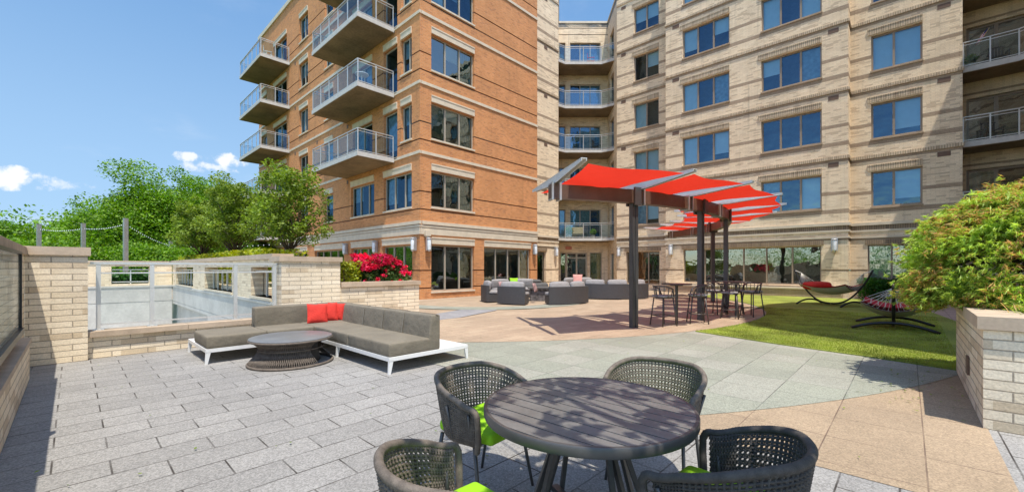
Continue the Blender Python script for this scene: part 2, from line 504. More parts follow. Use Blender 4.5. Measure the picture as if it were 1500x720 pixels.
M['soil'] = plain('mulch', (0.06, 0.04, 0.028), 0.95, var=0.4, scale=12, bump=0.8)
M['pinkp'] = plain('plain_pink', (0.62, 0.30, 0.26), 0.85)
M['signred'] = plain('entrance_sign_red', (0.60, 0.22, 0.16), 0.6)
M['roof'] = plain('roof_membrane', (0.35, 0.35, 0.34), 0.9)
M['cream_f'] = plain('hammock_canvas', (0.50, 0.49, 0.40), 0.9, var=0.1, bump=0.2)
M['ropeW'] = plain('white_cord', (0.72, 0.70, 0.63), 0.8)
M['grey_paver'] = pavermat('grey_pavers', 0.62, 0.32, 0.5, -0.11 - 0.31, 4.20, (0.283, 0.275, 0.260), 0.07, (0.035, 0.028, 0.022), 0.010, speck=0.34)
M['mint_paver'] = pavermat('mint_pavers', 0.63, 0.635, 0.0, 4.64, -0.10, (0.28, 0.29, 0.232), 0.07, (0.10, 0.10, 0.085), 0.008, speck=0.32, tint=(0.32, 0.32, 0.265))
M['beige_paver'] = pavermat('beige_pavers', 0.63, 0.635, 0.0, 4.64, -0.10, (0.36, 0.27, 0.178), 0.06, (0.15, 0.10, 0.07), 0.008, speck=0.28)
M['plaza_paver'] = pavermat('plaza_pavers', 0.63, 0.3175, 0.5, 4.64, -0.10, (0.385, 0.288, 0.197), 0.06, (0.20, 0.14, 0.095), 0.010, speck=0.25, tint=(0.42, 0.32, 0.22))
M['blue_paver'] = pavermat('blue_grey_pavers', 0.31, 0.3175, 0.5, 4.64, -0.10, (0.275, 0.27, 0.275), 0.08, (0.16, 0.14, 0.12), 0.007, speck=0.25)
M['pink_paver'] = pavermat('pink_pavers', 0.31, 0.31, 0.5, 0, 0, (0.44, 0.32, 0.26), 0.10, (0.15, 0.1, 0.08), 0.008, speck=0.25)
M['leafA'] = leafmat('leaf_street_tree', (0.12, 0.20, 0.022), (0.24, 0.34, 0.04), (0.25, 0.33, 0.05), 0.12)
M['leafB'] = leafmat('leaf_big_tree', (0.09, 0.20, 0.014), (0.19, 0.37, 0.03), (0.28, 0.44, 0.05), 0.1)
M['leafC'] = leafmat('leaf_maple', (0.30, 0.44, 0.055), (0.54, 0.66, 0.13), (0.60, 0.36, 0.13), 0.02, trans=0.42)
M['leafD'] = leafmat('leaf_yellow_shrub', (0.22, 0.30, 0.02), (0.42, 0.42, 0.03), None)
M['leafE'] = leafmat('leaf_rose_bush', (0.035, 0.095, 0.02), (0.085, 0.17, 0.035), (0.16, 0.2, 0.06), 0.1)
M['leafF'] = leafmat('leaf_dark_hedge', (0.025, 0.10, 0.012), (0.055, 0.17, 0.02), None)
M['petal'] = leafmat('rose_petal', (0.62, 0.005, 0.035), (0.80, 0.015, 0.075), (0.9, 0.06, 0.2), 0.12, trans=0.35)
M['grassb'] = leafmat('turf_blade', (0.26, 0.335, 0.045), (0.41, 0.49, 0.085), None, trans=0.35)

m, nt, p = newmat('sail_fabric')
uv, ob = uvw(nt)
cc = nt.mix(nt.noise(ob, 4, 3), (0.56, 0.028, 0.018), (0.70, 0.042, 0.024))
nt.set(p.inputs['Base Color'], cc); p.inputs['Roughness'].default_value = 0.8
nt.set(p.inputs['Normal'], nt.bump(nt.m('ADD', nt.noise(ob, 2.2, 3), nt.m('MULTIPLY', nt.noise(ob, 150, 2), 0.02)), 0.5, 0.12))
tr = nt.n.new('ShaderNodeBsdfTranslucent'); nt.set(tr.inputs[0], (0.85, 0.045, 0.022))
mx = nt.n.new('ShaderNodeMixShader'); mx.inputs[0].default_value = 0.42
nt.l.new(p.outputs[0], mx.inputs[1]); nt.l.new(tr.outputs[0], mx.inputs[2]); nt.l.new(mx.outputs[0], nt.n['Material Output'].inputs[0])
M['sail'] = m

m, nt, p = newmat('artificial_turf')
uv, ob = uvw(nt)
f1 = nt.noise(ob, 90, 3, 0.7); f2 = nt.noise(ob, 0.7, 4); f3 = nt.noise(ob, 14, 3)
c = nt.mix(nt.ramp(f1, 0.3, 0.7), (0.20, 0.25, 0.035), (0.38, 0.43, 0.07))
hs = nt.n.new('ShaderNodeHueSaturation'); nt.set(hs.inputs['Color'], c)
nt.set(hs.inputs['Value'], nt.m('MULTIPLY', nt.ramp(f2, 0.3, 0.7, 0.74, 1.16), nt.ramp(f3, 0.3, 0.7, 0.88, 1.08)))
nt.set(p.inputs['Base Color'], hs.outputs[0]); p.inputs['Roughness'].default_value = 0.9
nt.set(p.inputs['Normal'], nt.bump(f1, 0.9, 0.02))
M['turf'] = m

m, nt, p = newmat('striped_hammock')
uv, ob = uvw(nt)
x, y, z = nt.sep(ob)
s_ = nt.m('GREATER_THAN', nt.m('FRACT', nt.m('MULTIPLY', y, 7.0)), 0.16)
nt.set(p.inputs['Base Color'], nt.mix(s_, (0.50, 0.36, 0.30), (0.42, 0.022, 0.03))); p.inputs['Roughness'].default_value = 0.85
M['stripe'] = m

m, nt, p = newmat('park_ground')
uv, ob = uvw(nt)
nt.set(p.inputs['Base Color'], nt.mix(nt.ramp(nt.noise(ob, 0.15, 5), 0.35, 0.65), (0.055, 0.11, 0.02), (0.10, 0.17, 0.035)))
p.inputs['Roughness'].default_value = 0.95
nt.set(p.inputs['Normal'], nt.bump(nt.noise(ob, 3, 5), 0.8, 0.1))
M['park'] = m

# ------------------------------------------------------------------ the ground
CX, CY = 13.3, 14.4


def arc(r, a0, a1, n=48):
    return [(CX + r * math.cos(a0 + (a1 - a0) * i / n), CY + r * math.sin(a0 + (a1 - a0) * i / n)) for i in range(n + 1)]


def angof(x, y): return math.atan2(y - CY, x - CX)


def sheet(name, poly, z, mat, z0=None):
    mb = MB()
    n = len(poly)
    if z0 is None:
        ar = sum(poly[i][0] * poly[(i + 1) % n][1] - poly[(i + 1) % n][0] * poly[i][1] for i in range(n))
        if ar < 0: poly = poly[::-1]
        mb.add([(x, y, z) for x, y in poly], [tuple(range(n))])
    else: mb.prism(poly, z0, z)
    return tag(mb.build(name, mat), kind='structure')


sheet('ground', [(-1500, -1500), (1500, -1500), (1500, 1500), (-1500, 1500)], -4.2, M['park'])
sheet('terrace_deck', [(-1.3, -12), (30, -12), (30, 9.95), (-1.3, 9.95)], -0.004, M['conc'], -4.2)
sheet('side_terrace', [(3.3, 9.95), (30, 9.95), (30, 46), (3.3, 46)], -0.004, M['conc'], -4.2)
sheet('ramp', [(-14, 9.95), (3.3, 9.95), (3.3, 24.6), (-14, 24.6)], -3.4, M['conc'], -4.2)
sheet('pavement', [(-0.5, -12), (30, -12), (30, 9.75), (-0.5, 9.75)], 0.0, M['grey_paver'])
sheet('side_pavement', [(3.3, 9.76), (30, 9.76), (30, 46), (3.3, 46)], 0.0, M['plaza_paver'])
sheet('beige_paving', [(3.88, -0.54), (8.7, -0.54), (8.7, 2.3), (3.88, 2.3)], 0.004, M['beige_paver'])
a0 = angof(3.88, 1.9); a1 = angof(8.63, -0.54)
sheet('mint_paving', arc(15.65, a0, a1) + [(27.4, -0.54), (27.4, 9.74), (3.88, 9.74)], 0.008, M['mint_paver'])
aA = angof(3.88, 8.34); aB = angof(22.42, 7.9)
sheet('plaza_paving', arc(11.2, aA, aB) + [(27.5, 9.73), (3.88, 9.73)], 0.012, M['plaza_paver'])
sheet('blue_grey_strip', [(7.0, 9.72), (7.9, 9.72), (10.2, 10.45), (10.9, 11.0), (10.6, 11.9), (9.2, 11.45), (7.9, 11.0), (6.9, 10.4)], 0.016, M['blue_paver'])
ring = arc(4.7, 0, 2 * PI, 64)[:-1]
mb = MB(); n = 72
P = [(CX + rr * math.cos(2 * PI * i / n), CY + rr * math.sin(2 * PI * i / n), 0.020) for rr in (4.75, 3.75) for i in range(n)]
mb.add(P, [(i, (i + 1) % n, n + (i + 1) % n, n + i) for i in range(n)])
tag(mb.build('mint_ring_paving', M['mint_paver']), kind='structure')
sheet('path', [(14.5, -1.3), (17, -0.95), (20.6, -0.45), (25, 0.55), (26.9, 1.6), (26.9, -2.9), (14.5, -2.9)], 0.012, M['pink_paver'])
tb = arc(11.28, angof(9.99, 3.49), angof(22.42, 7.9), 60)
turf_poly = tb + [(25.55, 7.9), (25.55, 1.8), (26.2, 1.5), (25, 0.6), (20.6, -0.45), (17, -0.95), (14.5, -1.25), (8.87, -1.25), (8.85, -0.5), (9.18, 0.57), (9.46, 1.82)]
tag(sheet('artificial_turf', turf_poly, 0.028, M['turf'], 0.009), kind='structure')
rng = np.random.default_rng(3)


def inpoly(x, y, poly):
    c = np.zeros(len(x), bool); n = len(poly)
    for i in range(n):
        x1, y1 = poly[i]; x2, y2 = poly[(i + 1) % n]
        k = ((y1 > y) != (y2 > y)) & (x < (x2 - x1) * (y - y1) / (y2 - y1 + 1e-12) + x1)
        c ^= k
    return c


gx = 8.8 + (rng.random(150000) ** 1.6) * 9; gy = -0.6 + rng.random(150000) * 4.6
k = inpoly(gx, gy, turf_poly); gx = gx[k][:65000]; gy = gy[k][:65000]; N = len(gx)
th = rng.random(N) * PI; h = 0.018 + rng.random(N) * 0.022; lx = rng.normal(0, .008, N); ly = rng.normal(0, .008, N)
V = np.empty((N, 3, 3)); wd = 0.0035
V[:, 0] = np.stack([gx - wd * np.cos(th), gy - wd * np.sin(th), np.full(N, .026)], 1)
V[:, 1] = np.stack([gx + wd * np.cos(th), gy + wd * np.sin(th), np.full(N, .026)], 1)
V[:, 2] = np.stack([gx + lx, gy + ly, .026 + h], 1)


def rawmesh(name, V, mat, parent=None, off=(0, 0, 0)):
    k = V.shape[1]; N = V.shape[0]
    me = bpy.data.meshes.new(name)
    me.vertices.add(N * k); me.vertices.foreach_set('co', (V - np.array(off)).astype('f').ravel())
    me.loops.add(N * k); me.loops.foreach_set('vertex_index', np.arange(N * k, dtype='i'))
    me.polygons.add(N); me.polygons.foreach_set('loop_start', np.arange(0, N * k, k, dtype='i'))
    me.polygons.foreach_set('loop_total', np.full(N, k, 'i'))
    me.materials.append(mat); me.update(); me.validate()
    o = bpy.data.objects.new(name, me); COL.objects.link(o)
    if parent is not None: o.parent = parent
    return o


tag(rawmesh('turf_blades', V, M['grassb']), 'short bright green blades of the artificial turf', 'grass', kind='stuff')

# ------------------------------------------------------------------ facades


class Fac:
    """a wall that runs from o along d (seen from outside: left to right); out = d turned right"""
    def __init__(s, o, d, L):
        s.o = Vector((o[0], o[1], 0)); s.d = Vector((d[0], d[1], 0)).normalized(); s.L = L
        s.n = Vector((s.d.y, -s.d.x, 0)); s.rz = math.atan2(s.d.y, s.d.x)

    def p(s, u, out, z): q = s.o + s.d * u + s.n * out; return (q.x, q.y, z)

    def box(s, mb, u0, u1, o0, o1, z0, z1):
        P = [s.p(u, o, z) for z in (z0, z1) for o in (o0, o1) for u in (u0, u1)]
        return mb.add(P, [(0, 1, 3, 2), (4, 6, 7, 5), (0, 4, 5, 1), (2, 3, 7, 6), (0, 2, 6, 4), (1, 5, 7, 3)])

    def wall(s, mb, z0, z1, ops, rows=(), dep=0.22):
        """rows: (za, zb, depth, material index); ops: (u0,u1,za,zb) holes"""
        us = sorted({0, s.L} | {round(v, 4) for o in ops for v in o[:2] if 0 < v < s.L})
        zs = sorted({z0, z1} | {round(v, 4) for o in ops for v in o[2:4] if z0 < v < z1} | {round(v, 4) for r in rows for v in r[:2] if z0 < v < z1})
        D = {}
        for i in range(len(us) - 1):
            uc = (us[i] + us[i + 1]) / 2
            for j in range(len(zs) - 1):
                zc = (zs[j] + zs[j + 1]) / 2; d, mi = 0.0, 0
                for r in rows:
                    if r[0] < zc < r[1] and (len(r) < 6 or r[4] < uc < r[5]): d, mi = r[2], r[3]
                for o in ops:
                    if o[0] < uc < o[1] and o[2] < zc < o[3]: d, mi = dep, -1
                D[i, j] = (d, mi)
        for i in range(len(us) - 1):
            for j in range(len(zs) - 1):
                d, mi = D[i, j]; u0, u1, a, b = us[i], us[i + 1], zs[j], zs[j + 1]
                if mi >= 0:
                    mb.cur = mi; mb.add([s.p(u0, -d, a), s.p(u1, -d, a), s.p(u1, -d, b), s.p(u0, -d, b)], [(0, 1, 2, 3)])
                if (i + 1, j) in D:
                    e, mj = D[i + 1, j]
                    if abs(e - d) > 1e-6:
                        mb.cur = max(0, mi if mi >= 0 else mj)
                        q = [s.p(u1, -d, a), s.p(u1, -e, a), s.p(u1, -e, b), s.p(u1, -d, b)]
                        mb.add(q, [(0, 1, 2, 3)])
                if (i, j + 1) in D:
                    e, mj = D[i, j + 1]
                    if abs(e - d) > 1e-6:
                        mb.cur = max(0, mi if mi >= 0 else mj)
                        q = [s.p(u0, -d, b), s.p(u1, -d, b), s.p(u1, -e, b), s.p(u0, -e, b)]
                        mb.add(q, [(0, 1, 2, 3)])
        mb.cur = 0


wcache = {}


def window(f, bld, u0, u1, za, zb, panes, frame='wframe', glass='gblue', back=None, sill=True, inset=0.13, name='window', transom=None, style=0, fw=0.06):
    """frame with mullions (part), pane, interior and blind (sub-parts); inset = how far the frame stands behind the brick face"""
    wd, ht = u1 - u0, zb - za
    key = (round(wd, 3), round(ht, 3), tuple(panes), frame, glass, str(back), sill, transom, fw)
    if key not in wcache:
        mb = MB()
        mb.box(0, wd, 0, .07, ht - fw, ht); mb.box(0, wd, 0, .07, 0, fw)
        mb.box(0, fw, 0, .07, fw, ht - fw); mb.box(wd - fw, wd, 0, .07, fw, ht - fw)
        x = 0; tot = sum(panes); cuts = []
        for p_ in panes[:-1]:
            x += p_ / tot * wd; cuts.append(x)
            mb.box(x - fw * .6, x + fw * .6, -.012, .06, fw, ht - fw)
        if transom: mb.box(fw, wd - fw, -.004, .05, transom, transom + fw * .8)
        fr = mb.build(name, M[frame])
        subs = []
        mb = MB(); mb.add([(fw, .04, fw), (wd - fw, .04, fw), (wd - fw, .04, ht - fw), (fw, .04, ht - fw)], [(0, 1, 2, 3)])
        subs.append(mb.build('pane', M[glass], fr))
        mb = MB()
        x0, x1, y0, y1, z0_, z1_ = 0, wd, .09, .75, 0, ht
        P = [(x, y, z) for z in (z0_, z1_) for y in (y0, y1) for x in (x0, x1)]
        mb.add(P, [(0, 1, 3, 2), (4, 6, 7, 5), (2, 3, 7, 6), (0, 2, 6, 4), (1, 5, 7, 3)])
        subs.append(mb.build('interior', M['dark'], fr))
        if back:
            ed = [0] + cuts + [wd]
            for i, b_ in enumerate(back):
                if not b_: continue
                mat, drop = b_
                mb = MB(); a, b = ed[i] + .02, ed[i + 1] - .02
                K = 14 if 'curt' in mat else 1
                top = ht - .02; bot = top - (ht - .04) * drop
                V_ = []
                for q in range(K + 1):
                    xx = a + (b - a) * q / K; yy = .14 + (.025 if q % 2 else 0)
                    V_ += [(xx, yy, bot), (xx, yy, top)]
                mb.add(V_, [(2 * q, 2 * q + 2, 2 * q + 3, 2 * q + 1) for q in range(K)])
                subs.append(mb.build('curtain' if 'curt' in mat else 'blind', M[mat], fr))
        if sill:
            mb = MB(); mb.box(-.03, wd + .03, -inset - .05, .0, -.085, -.002)
            subs.append(mb.build('sill', M['lime' if frame == 'wframe' else 'tan'], fr))
        wcache[key] = (fr, subs); r = fr
    else:
        fr, subs = wcache[key]
        r = fr.copy(); COL.objects.link(r)
        for s_ in subs:
            c = s_.copy(); COL.objects.link(c); c.parent = r
    r.parent = bld
    q = f.p(u0, -inset, za)
    r.location = Vector(q) - Vector(bld.location); r.rotation_euler = (0, 0, f.rz)
    return r


def railing(mb, mg, pts, z, h=1.1, post_every=None, posts=None, inset=0.0, pr=0.022):
    """metal into mb, glass into mg, along a polyline of plan points"""
    for i in range(len(pts) - 1):
        a = Vector((*pts[i], z)); b = Vector((*pts[i + 1], z)); L = (b - a).length
        k = max(1, round(L / (post_every or 1.3)))
        for j in range(k + 1 if i == len(pts) - 2 else k):
            q = a.lerp(b, j / k); mb.box(q.x - pr, q.x + pr, q.y - pr, q.y + pr, z, z + h)
        up = Vector((0, 0, 1))
        mb.bar(a + up * h, b + up * h, .06, .035); mb.bar(a + up * (h - .12), b + up * (h - .12), .025, .025)
        mb.bar(a + up * .09, b + up * .09, .025, .03)
        mg.add([a + up * .1, b + up * .1, b + up * (h - .13), a + up * (h - .13)], [(0, 1, 2, 3)])


def lamp(loc, rz, label):
    t = thing('wall_lamp', label, 'wall lamp', loc, rz, 'cylindrical lamps on the facades')
    mb = MB(); mb.box(-.06, .06, -.10, 0, -.30, .32); mb.box(-.11, .11, -.16, -.10, .22, .34); mb.box(-.13, -.105, -.2, -.10, -.30, .30); mb.box(.105, .13, -.2, -.10, -.30, .30)
    mb.build('bracket', M['lampm'], t)
    mb = MB(); mb.lathe([(.085, -.26), (.095, -.2), (.095, .18), (.085, .24)], 16, (0, -.2, 0)); mb.build('lamp_glass', M['lampg'], t, smooth=True)
    mb = MB(); mb.lathe([(.11, .24), (.115, .27), (.08, .31), (.0, .33)], 16, (0, -.2, 0)); mb.lathe([(.0, -.36), (.05, -.34), (.09, -.26)], 16, (0, -.2, 0)); mb.build('lamp_cap', M['lampm'], t, smooth=True)
    return t


ST = 3.315
FL = [3.73 + ST * i for i in range(6)]        # floor levels above the ground floor; the last one is the roof
# ------------------------------------------------------------------ orange brick building
BB = tag(thing('brick_building', None, None, (11.32, 16.76, 0)), 'orange brick apartment block with cream belt courses and corner balconies', 'building')
fL = Fac((11.32, 41.5), (0, -1), 24.74)
fR = Fac((11.32, 16.76), (1, 0), 8.62)
ORM = [M['orange'], M['groove'], M['lime']]


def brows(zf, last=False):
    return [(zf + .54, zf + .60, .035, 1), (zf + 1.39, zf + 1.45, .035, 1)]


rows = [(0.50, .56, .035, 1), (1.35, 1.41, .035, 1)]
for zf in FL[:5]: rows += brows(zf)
ROOF = 21.7
# right (sunlit) facade
ops = [(.65, 3.41, .36, 2.62), (4.12, 7.98, .36, 2.62)]
for zf in FL[:5]: ops.append((.65, 3.41, zf + .73, zf + 2.46))
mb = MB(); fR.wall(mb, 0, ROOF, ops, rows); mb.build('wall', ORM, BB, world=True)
bt = [('gblue', [('blind2', .5), None, ('blind2', .9)]), ('gblue', [('blind2', .85), ('blind2', .5), None]), ('gclear', [None, ('blind', .45), ('curt', 1)]), ('gclear', [('curt', .9), ('blind', .3), ('curt', 1)]), ('gclear', [None, ('curt', .6), ('curt', 1)])]
for i, zf in enumerate(FL[:5]):
    g, bk = bt[4 - i]
    window(fR, BB, .65, 3.41, zf + .73, zf + 2.46, (1, 1, 1), glass=g, back=bk)
window(fR, BB, .65, 3.41, .36, 2.62, (1, 1, 1), glass='gclear', back=[None, None, None])
window(fR, BB, 4.12, 7.98, .36, 2.62, (1, 1, 1, .9), glass='gclear', back=[None, None, None, ('ycurt', 1)])


def trims(f, bld, uu, mat='lime'):
    for (a, b) in uu['lintel']:
        for zf in FL[:5]:
            mb = MB(); f.box(mb, a - .0, b + .0, -.01, .045, zf + 2.50, zf + 2.76); f.box(mb, a - .0, b, -.01, .065, zf + 2.76, zf + 2.82); mb.build('lintel', M[mat], bld, world=True)


trims(fR, BB, {'lintel': [(.65, 3.41)]})
for a, b in ((.65, 3.41), (4.12, 7.98)):
    mb = MB(); fR.box(mb, a, b, -.01, .045, 2.66, 2.93); fR.box(mb, a, b, -.01, .07, 2.93, 3.0); mb.build('lintel', M['lime'], BB, world=True)
# left facade
winL = [(21.4, 24.05), (17.65, 20.4)]                # from the corner side: first window pair, second
Lops = []
Lw = []
for (a, b) in winL:
    Lops.append((a, b, FL[0] + .73, FL[0] + 2.46)); Lw.append((a, b, FL[0] + .73, FL[0] + 2.46, (1, 1, .8), 'gblue'))
for zf in FL[1:5]:
    Lops += [(23.1, 24.05, zf + .73, zf + 2.46), (21.4, 22.75, zf + .05, zf + 2.46), (17.9, 20.2, zf + .05, zf + 2.46)]
    Lw += [(22.75 + .35, 24.05, zf + .73, zf + 2.46, (1, .6), 'gblue'), (21.4, 22.75, zf + .05, zf + 2.46, (1,), 'gblue'), (17.9, 20.2, zf + .05, zf + 2.46, (1, 1), 'gblue')]
for zf in FL[:5]:
    Lops += [(13.9, 15.2, zf + .73, zf + 2.46), (9.5, 11.1, zf + .73, zf + 2.46), (3.9, 6.9, zf + .05, zf + 2.46), (.8, 2.2, zf + .73, zf + 2.46)]
    Lw += [(13.9, 15.2, zf + .73, zf + 2.46, (1,), 'gblue'), (9.5, 11.1, zf + .73, zf + 2.46, (1, 1), 'gblue'), (3.9, 6.9, zf + .05, zf + 2.46, (1, 1), 'gblue'), (.8, 2.2, zf + .73, zf + 2.46, (1,), 'gblue')]
gl = [(21.3, 24.1), (17.7, 20.4), (12.3, 16.7), (7.0, 11.0), (2.0, 5.8)]
for a, b in gl:
    Lops.append((a, b, .36, 2.62)); Lw.append((a, b, .36, 2.62, (1, 1, 1) if b - a < 3 else (1, 1, 1, 1), 'gclear'))
mb = MB(); fL.wall(mb, 0, ROOF, Lops, rows); mb.build('wall', ORM, BB, world=True)
for i, (a, b, za, zb, pn, g) in enumerate(Lw):
    window(fL, BB, a, b, za, zb, pn, glass=g, back=[random.choice([None, ('blind2', .8), ('blind2', .5)]) for _ in pn] if g == 'gblue' else None)
    if za > 3:
        mb = MB(); fL.box(mb, a, b, -.01, .045, zb + .04, zb + .30); fL.box(mb, a, b, -.01, .065, zb + .30, zb + .36); mb.build('lintel', M['lime'], BB, world=True)
    else:
        mb = MB(); fL.box(mb, a, b, -.01, .045, 2.66, 2.93); fL.box(mb, a, b, -.01, .07, 2.93, 3.0); mb.build('lintel', M['lime'], BB, world=True)
# belts run round the corner
poly = [(11.32, 41.5), (11.32, 16.76), (19.94, 16.76)]


def belt(bld, fs, za, zb, out, mat, name='belt_course'):
    for k_, (f, e0, e1) in enumerate(fs):
        mb = MB(); f.box(mb, -e0 * out, f.L + e1 * out, -.02, out, za, zb); mb.build(name, M[mat], bld, world=True)


for zf in FL[1:5]: belt(BB, [(fL, 0, 1), (fR, -1, 0)], zf - .12, zf + .02, .05, 'lime')
for za, zb, o in ((3.58, 3.74, .09), (3.44, 3.55, .06), (3.10, 3.42, .04)): belt(BB, [(fL, 0, 1), (fR, -1, 0)], za, zb, o, 'lime')
belt(BB, [(fL, 0, 1), (fR, -1, 0)], ROOF - .25, ROOF + .05, .10, 'lime', 'parapet_coping')
# end wall, back and roof
mb = MB(); Fac((19.94, 16.76), (0, 1), 1.3).wall(mb, 0, ROOF, [])
Fac((11.32, 41.5), (1, 0), 1).L
mb.add([(11.32, 41.5, 0), (11.32, 41.5, ROOF), (26, 41.5, ROOF), (26, 41.5, 0)], [(0, 1, 2, 3)])
mb.build('wall', M['orange'], BB, world=True)
mb = MB(); mb.add([(11.32, 16.76, ROOF), (19.94, 16.76, ROOF), (19.94, 18.0, ROOF), (26, 21, ROOF), (26, 41.5, ROOF), (11.32, 41.5, ROOF)], [(0, 1, 2, 3, 4, 5)])
mb.build('roof', M['roof'], BB, world=True)
mb = MB()
for zf in FL[:5]:
    for u in (17.1, 12.6): fL.box(mb, u, u + .2, -.01, .012, zf - .55, zf - .33)
    fL.box(mb, 8.6, 8.8, -.01, .012, zf - .55, zf - .33)
mb.build('vent_grille', M['vent'], BB, world=True)
mb = MB(); fR.box(mb, .22, .52, .0, .16, 3.02, 3.28); fR.box(mb, .28, .46, .0, .12, 2.95, 3.02); mb.build('junction_box', M['lime'], BB, world=True)


def balcony_left(y0, y1, zf):
    """slab on the left facade between y0 and y1, railing of metal and glass"""
    x0, x1 = 9.32, 11.30
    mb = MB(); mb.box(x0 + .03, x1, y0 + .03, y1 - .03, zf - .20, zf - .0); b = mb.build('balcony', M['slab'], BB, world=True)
    mb = MB()
    mb.box(x0, x0 + .028, y0, y1, zf - .19, zf + .03); mb.box(x0 + .03, x1, y0, y0 + .028, zf - .19, zf + .03); mb.box(x0 + .03, x1, y1 - .028, y1, zf - .19, zf + .03)
    e = mb.build('slab_edge', M['slabedge'], b); e.location = (0, 0, 0)
    rm, gm = MB(), MB()
    railing(rm, gm, [(x1 - .04, y1 - .06), (x0 + .06, y1 - .06), (x0 + .06, y0 + .06), (x1 - .04, y0 + .06)], zf + .01, 1.13, post_every=1.12)
    rm.build('railing', M['rail'], b); gm.build('glass_panel', M['gbalc'], b)
    return b


for zf in FL[1:5]: balcony_left(19.0, 24.5, zf)
for zf in FL[1:5]: balcony_left(33.9, 39.4, zf)
b = balcony_left(33.9, 39.4, FL[0])

# ------------------------------------------------------------------ cream brick building
CB = tag(thing('cream_building', None, None, (25.98, 11.18, 0)), 'cream brick apartment block with dark brick bands curving round the courtyard', 'building')
CM = [M['cream'], M['tan'], M['soldier'], M['cream_shade'], M['tansoldier']]


def crow(zf, top=True):
    return [(zf + .45, zf + .66, 0, 1), (zf + 1.36, zf + 1.53, 0, 1), (zf - .20, zf - .03, .0, 2), (zf - .34, zf - .20, .0, 1)]


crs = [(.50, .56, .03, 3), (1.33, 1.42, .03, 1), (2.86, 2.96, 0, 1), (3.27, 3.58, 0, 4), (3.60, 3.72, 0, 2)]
for zf in FL[:5]: crs += [r for r in crow(zf) if r[0] > 3.8]
CR = 21.3


def ledges(f, e0=1, e1=1):
    for zf in FL[1:5] + [20.31]:
        mb = MB(); f.box(mb, -e0 * .05, f.L + e1 * .05, -.01, .05, zf - .20, zf - .06); mb.build('belt_course', M['soldier'], CB, world=True)
    for za, zb, o in ((3.58, 3.72, .07), (3.26, 3.36, .05), (2.96, 3.05, .05)):
        mb = MB(); f.box(mb, -e0 * o, f.L + e1 * o, -.01, o, za, zb); mb.build('belt_course', M['lime'], CB, world=True)


def soldier(f, a, b, z):
    mb = MB(); f.box(mb, a - .12, b, -.01, .04, z + .0, z + .24); mb.build('lintel', M['soldier'], CB, world=True)
    mb = MB(); f.box(mb, a - .14, b, -.01, .055, z + .24, z + .28); mb.build('lintel', M['soldier'], CB, world=True)


def vents(f, u, w=.42):
    mb = MB()
    for zf in FL[1:5] + [20.31]: f.box(mb, u, u + w, -.01, .012, zf - .55, zf - .34)
    mb.build('vent_grille', M['vent'], CB, world=True)


def cwall(f, cols, ground, L0=0, grow=True):
    """cols: (u0,u1,panes, choices) windows on every storey"""
    ops = []
    for (a, b, pn) in cols:
        for zf in FL[:5]: ops.append((a, b, zf + .73, zf + 2.45))
    for g in ground: ops.append(g[:4])
    mb = MB(); f.wall(mb, 0, CR, ops, crs, dep=.2); mb.build('wall', CM, CB, world=True)
    for (a, b, pn) in cols:
        for i, zf in enumerate(FL[:5]):
            bk = [random.choice([('blind', 1), ('blind2', 1), ('blind', .55), ('blind', .8), None]) if not (len(pn) > 2 and q == 1) else random.choice([None, ('blind2', 1)]) for q in range(len(pn))]
            if f is fBay: bk = BAYB[(cols.index((a, b, pn)), i)]
            window(f, CB, a, b, zf + .73, zf + 2.45, pn, frame='wframe2', back=bk, fw=.075)
            soldier(f, a, b, zf + 2.5)
    for g in ground:
        window(f, CB, g[0], g[1], g[2], g[3], g[4], frame='wframe2', glass='gclear', back=g[5] if len(g) > 5 else None, sill=g[2] > .9)
        mb = MB(); f.box(mb, g[0] - .1, g[1] + .1, -.01, .04, g[3] + .03, g[3] + .25); mb.build('lintel', M['tansoldier'], CB, world=True)


B1, B2 = ('blind', 1), ('blind2', 1)
B3, B4 = ('blind', .5), ('blind', .75)
BAYB = {(0, 0): [B1, B2, B1], (0, 1): [B1, None, B4], (0, 2): [B1, None, B2], (0, 3): [B4, None, B3], (0, 4): [B1, B1, B1],
        (1, 0): [B2, None, B1], (1, 1): [None, None, None], (1, 2): [B3, None, B2], (1, 3): [B1, None, B1], (1, 4): [B4, None, B1]}


def yatpx(px, X):
    k = (px - 750) / 611; f = X / (k * .6885 + .7253); return (-k * .7253 + .6885) * f


fBay = Fac((25.98, 11.18), (0, -1), 9.08)
ub = lambda px: 11.18 - yatpx(px, 25.98)
fA = Fac((26.85, 15.13), (0, -1), 3.95)
ua = lambda px: 15.13 - yatpx(px, 26.85)
fRt = Fac((26.9, 2.1), (0, -1), 3.84)
ur = lambda px: 2.1 - yatpx(px, 26.9)
fC = Fac((19.94, 18.0), (1, 0), 3.81)
cwall(fBay, [(ub(999.6), ub(1068.5), (1, 1, 1)), (ub(1115), ub(1203.7), (1, 1, 1))], [(ub(1001), ub(1203), .62, 2.62, (1.1, 1.1, .75, 1, 1.05, 1.1))])
cwall(fA, [(ua(928.5), ua(965), (1, 1))], [(ua(917), ua(966), .4, 2.62, (1, 1, 1))])
cwall(fRt, [(ur(1276), ur(1351.5), (1, 1.2))], [(ur(1271), ur(1351), .95, 2.62, (1, 1.2), [B2, B2])])
cwall(fC, [(.15, .86, (1,))], [(.75, 2.4, .3, 2.62, (1, 1))])
fb1 = Fac((26.85, 11.18), (-1, 0), .87); fb2 = Fac((25.98, 2.1), (1, 0), .92)
for f in (fb1, fb2):
    mb = MB(); f.wall(mb, 0, CR, [], crs); mb.build('wall', CM, CB, world=True)
ledges(fBay); ledges(fA, 0, 0); ledges(fRt, 0, 1); ledges(fC, 0, 0); ledges(fb2, 0, 0); ledges(fb1, 0, 0)
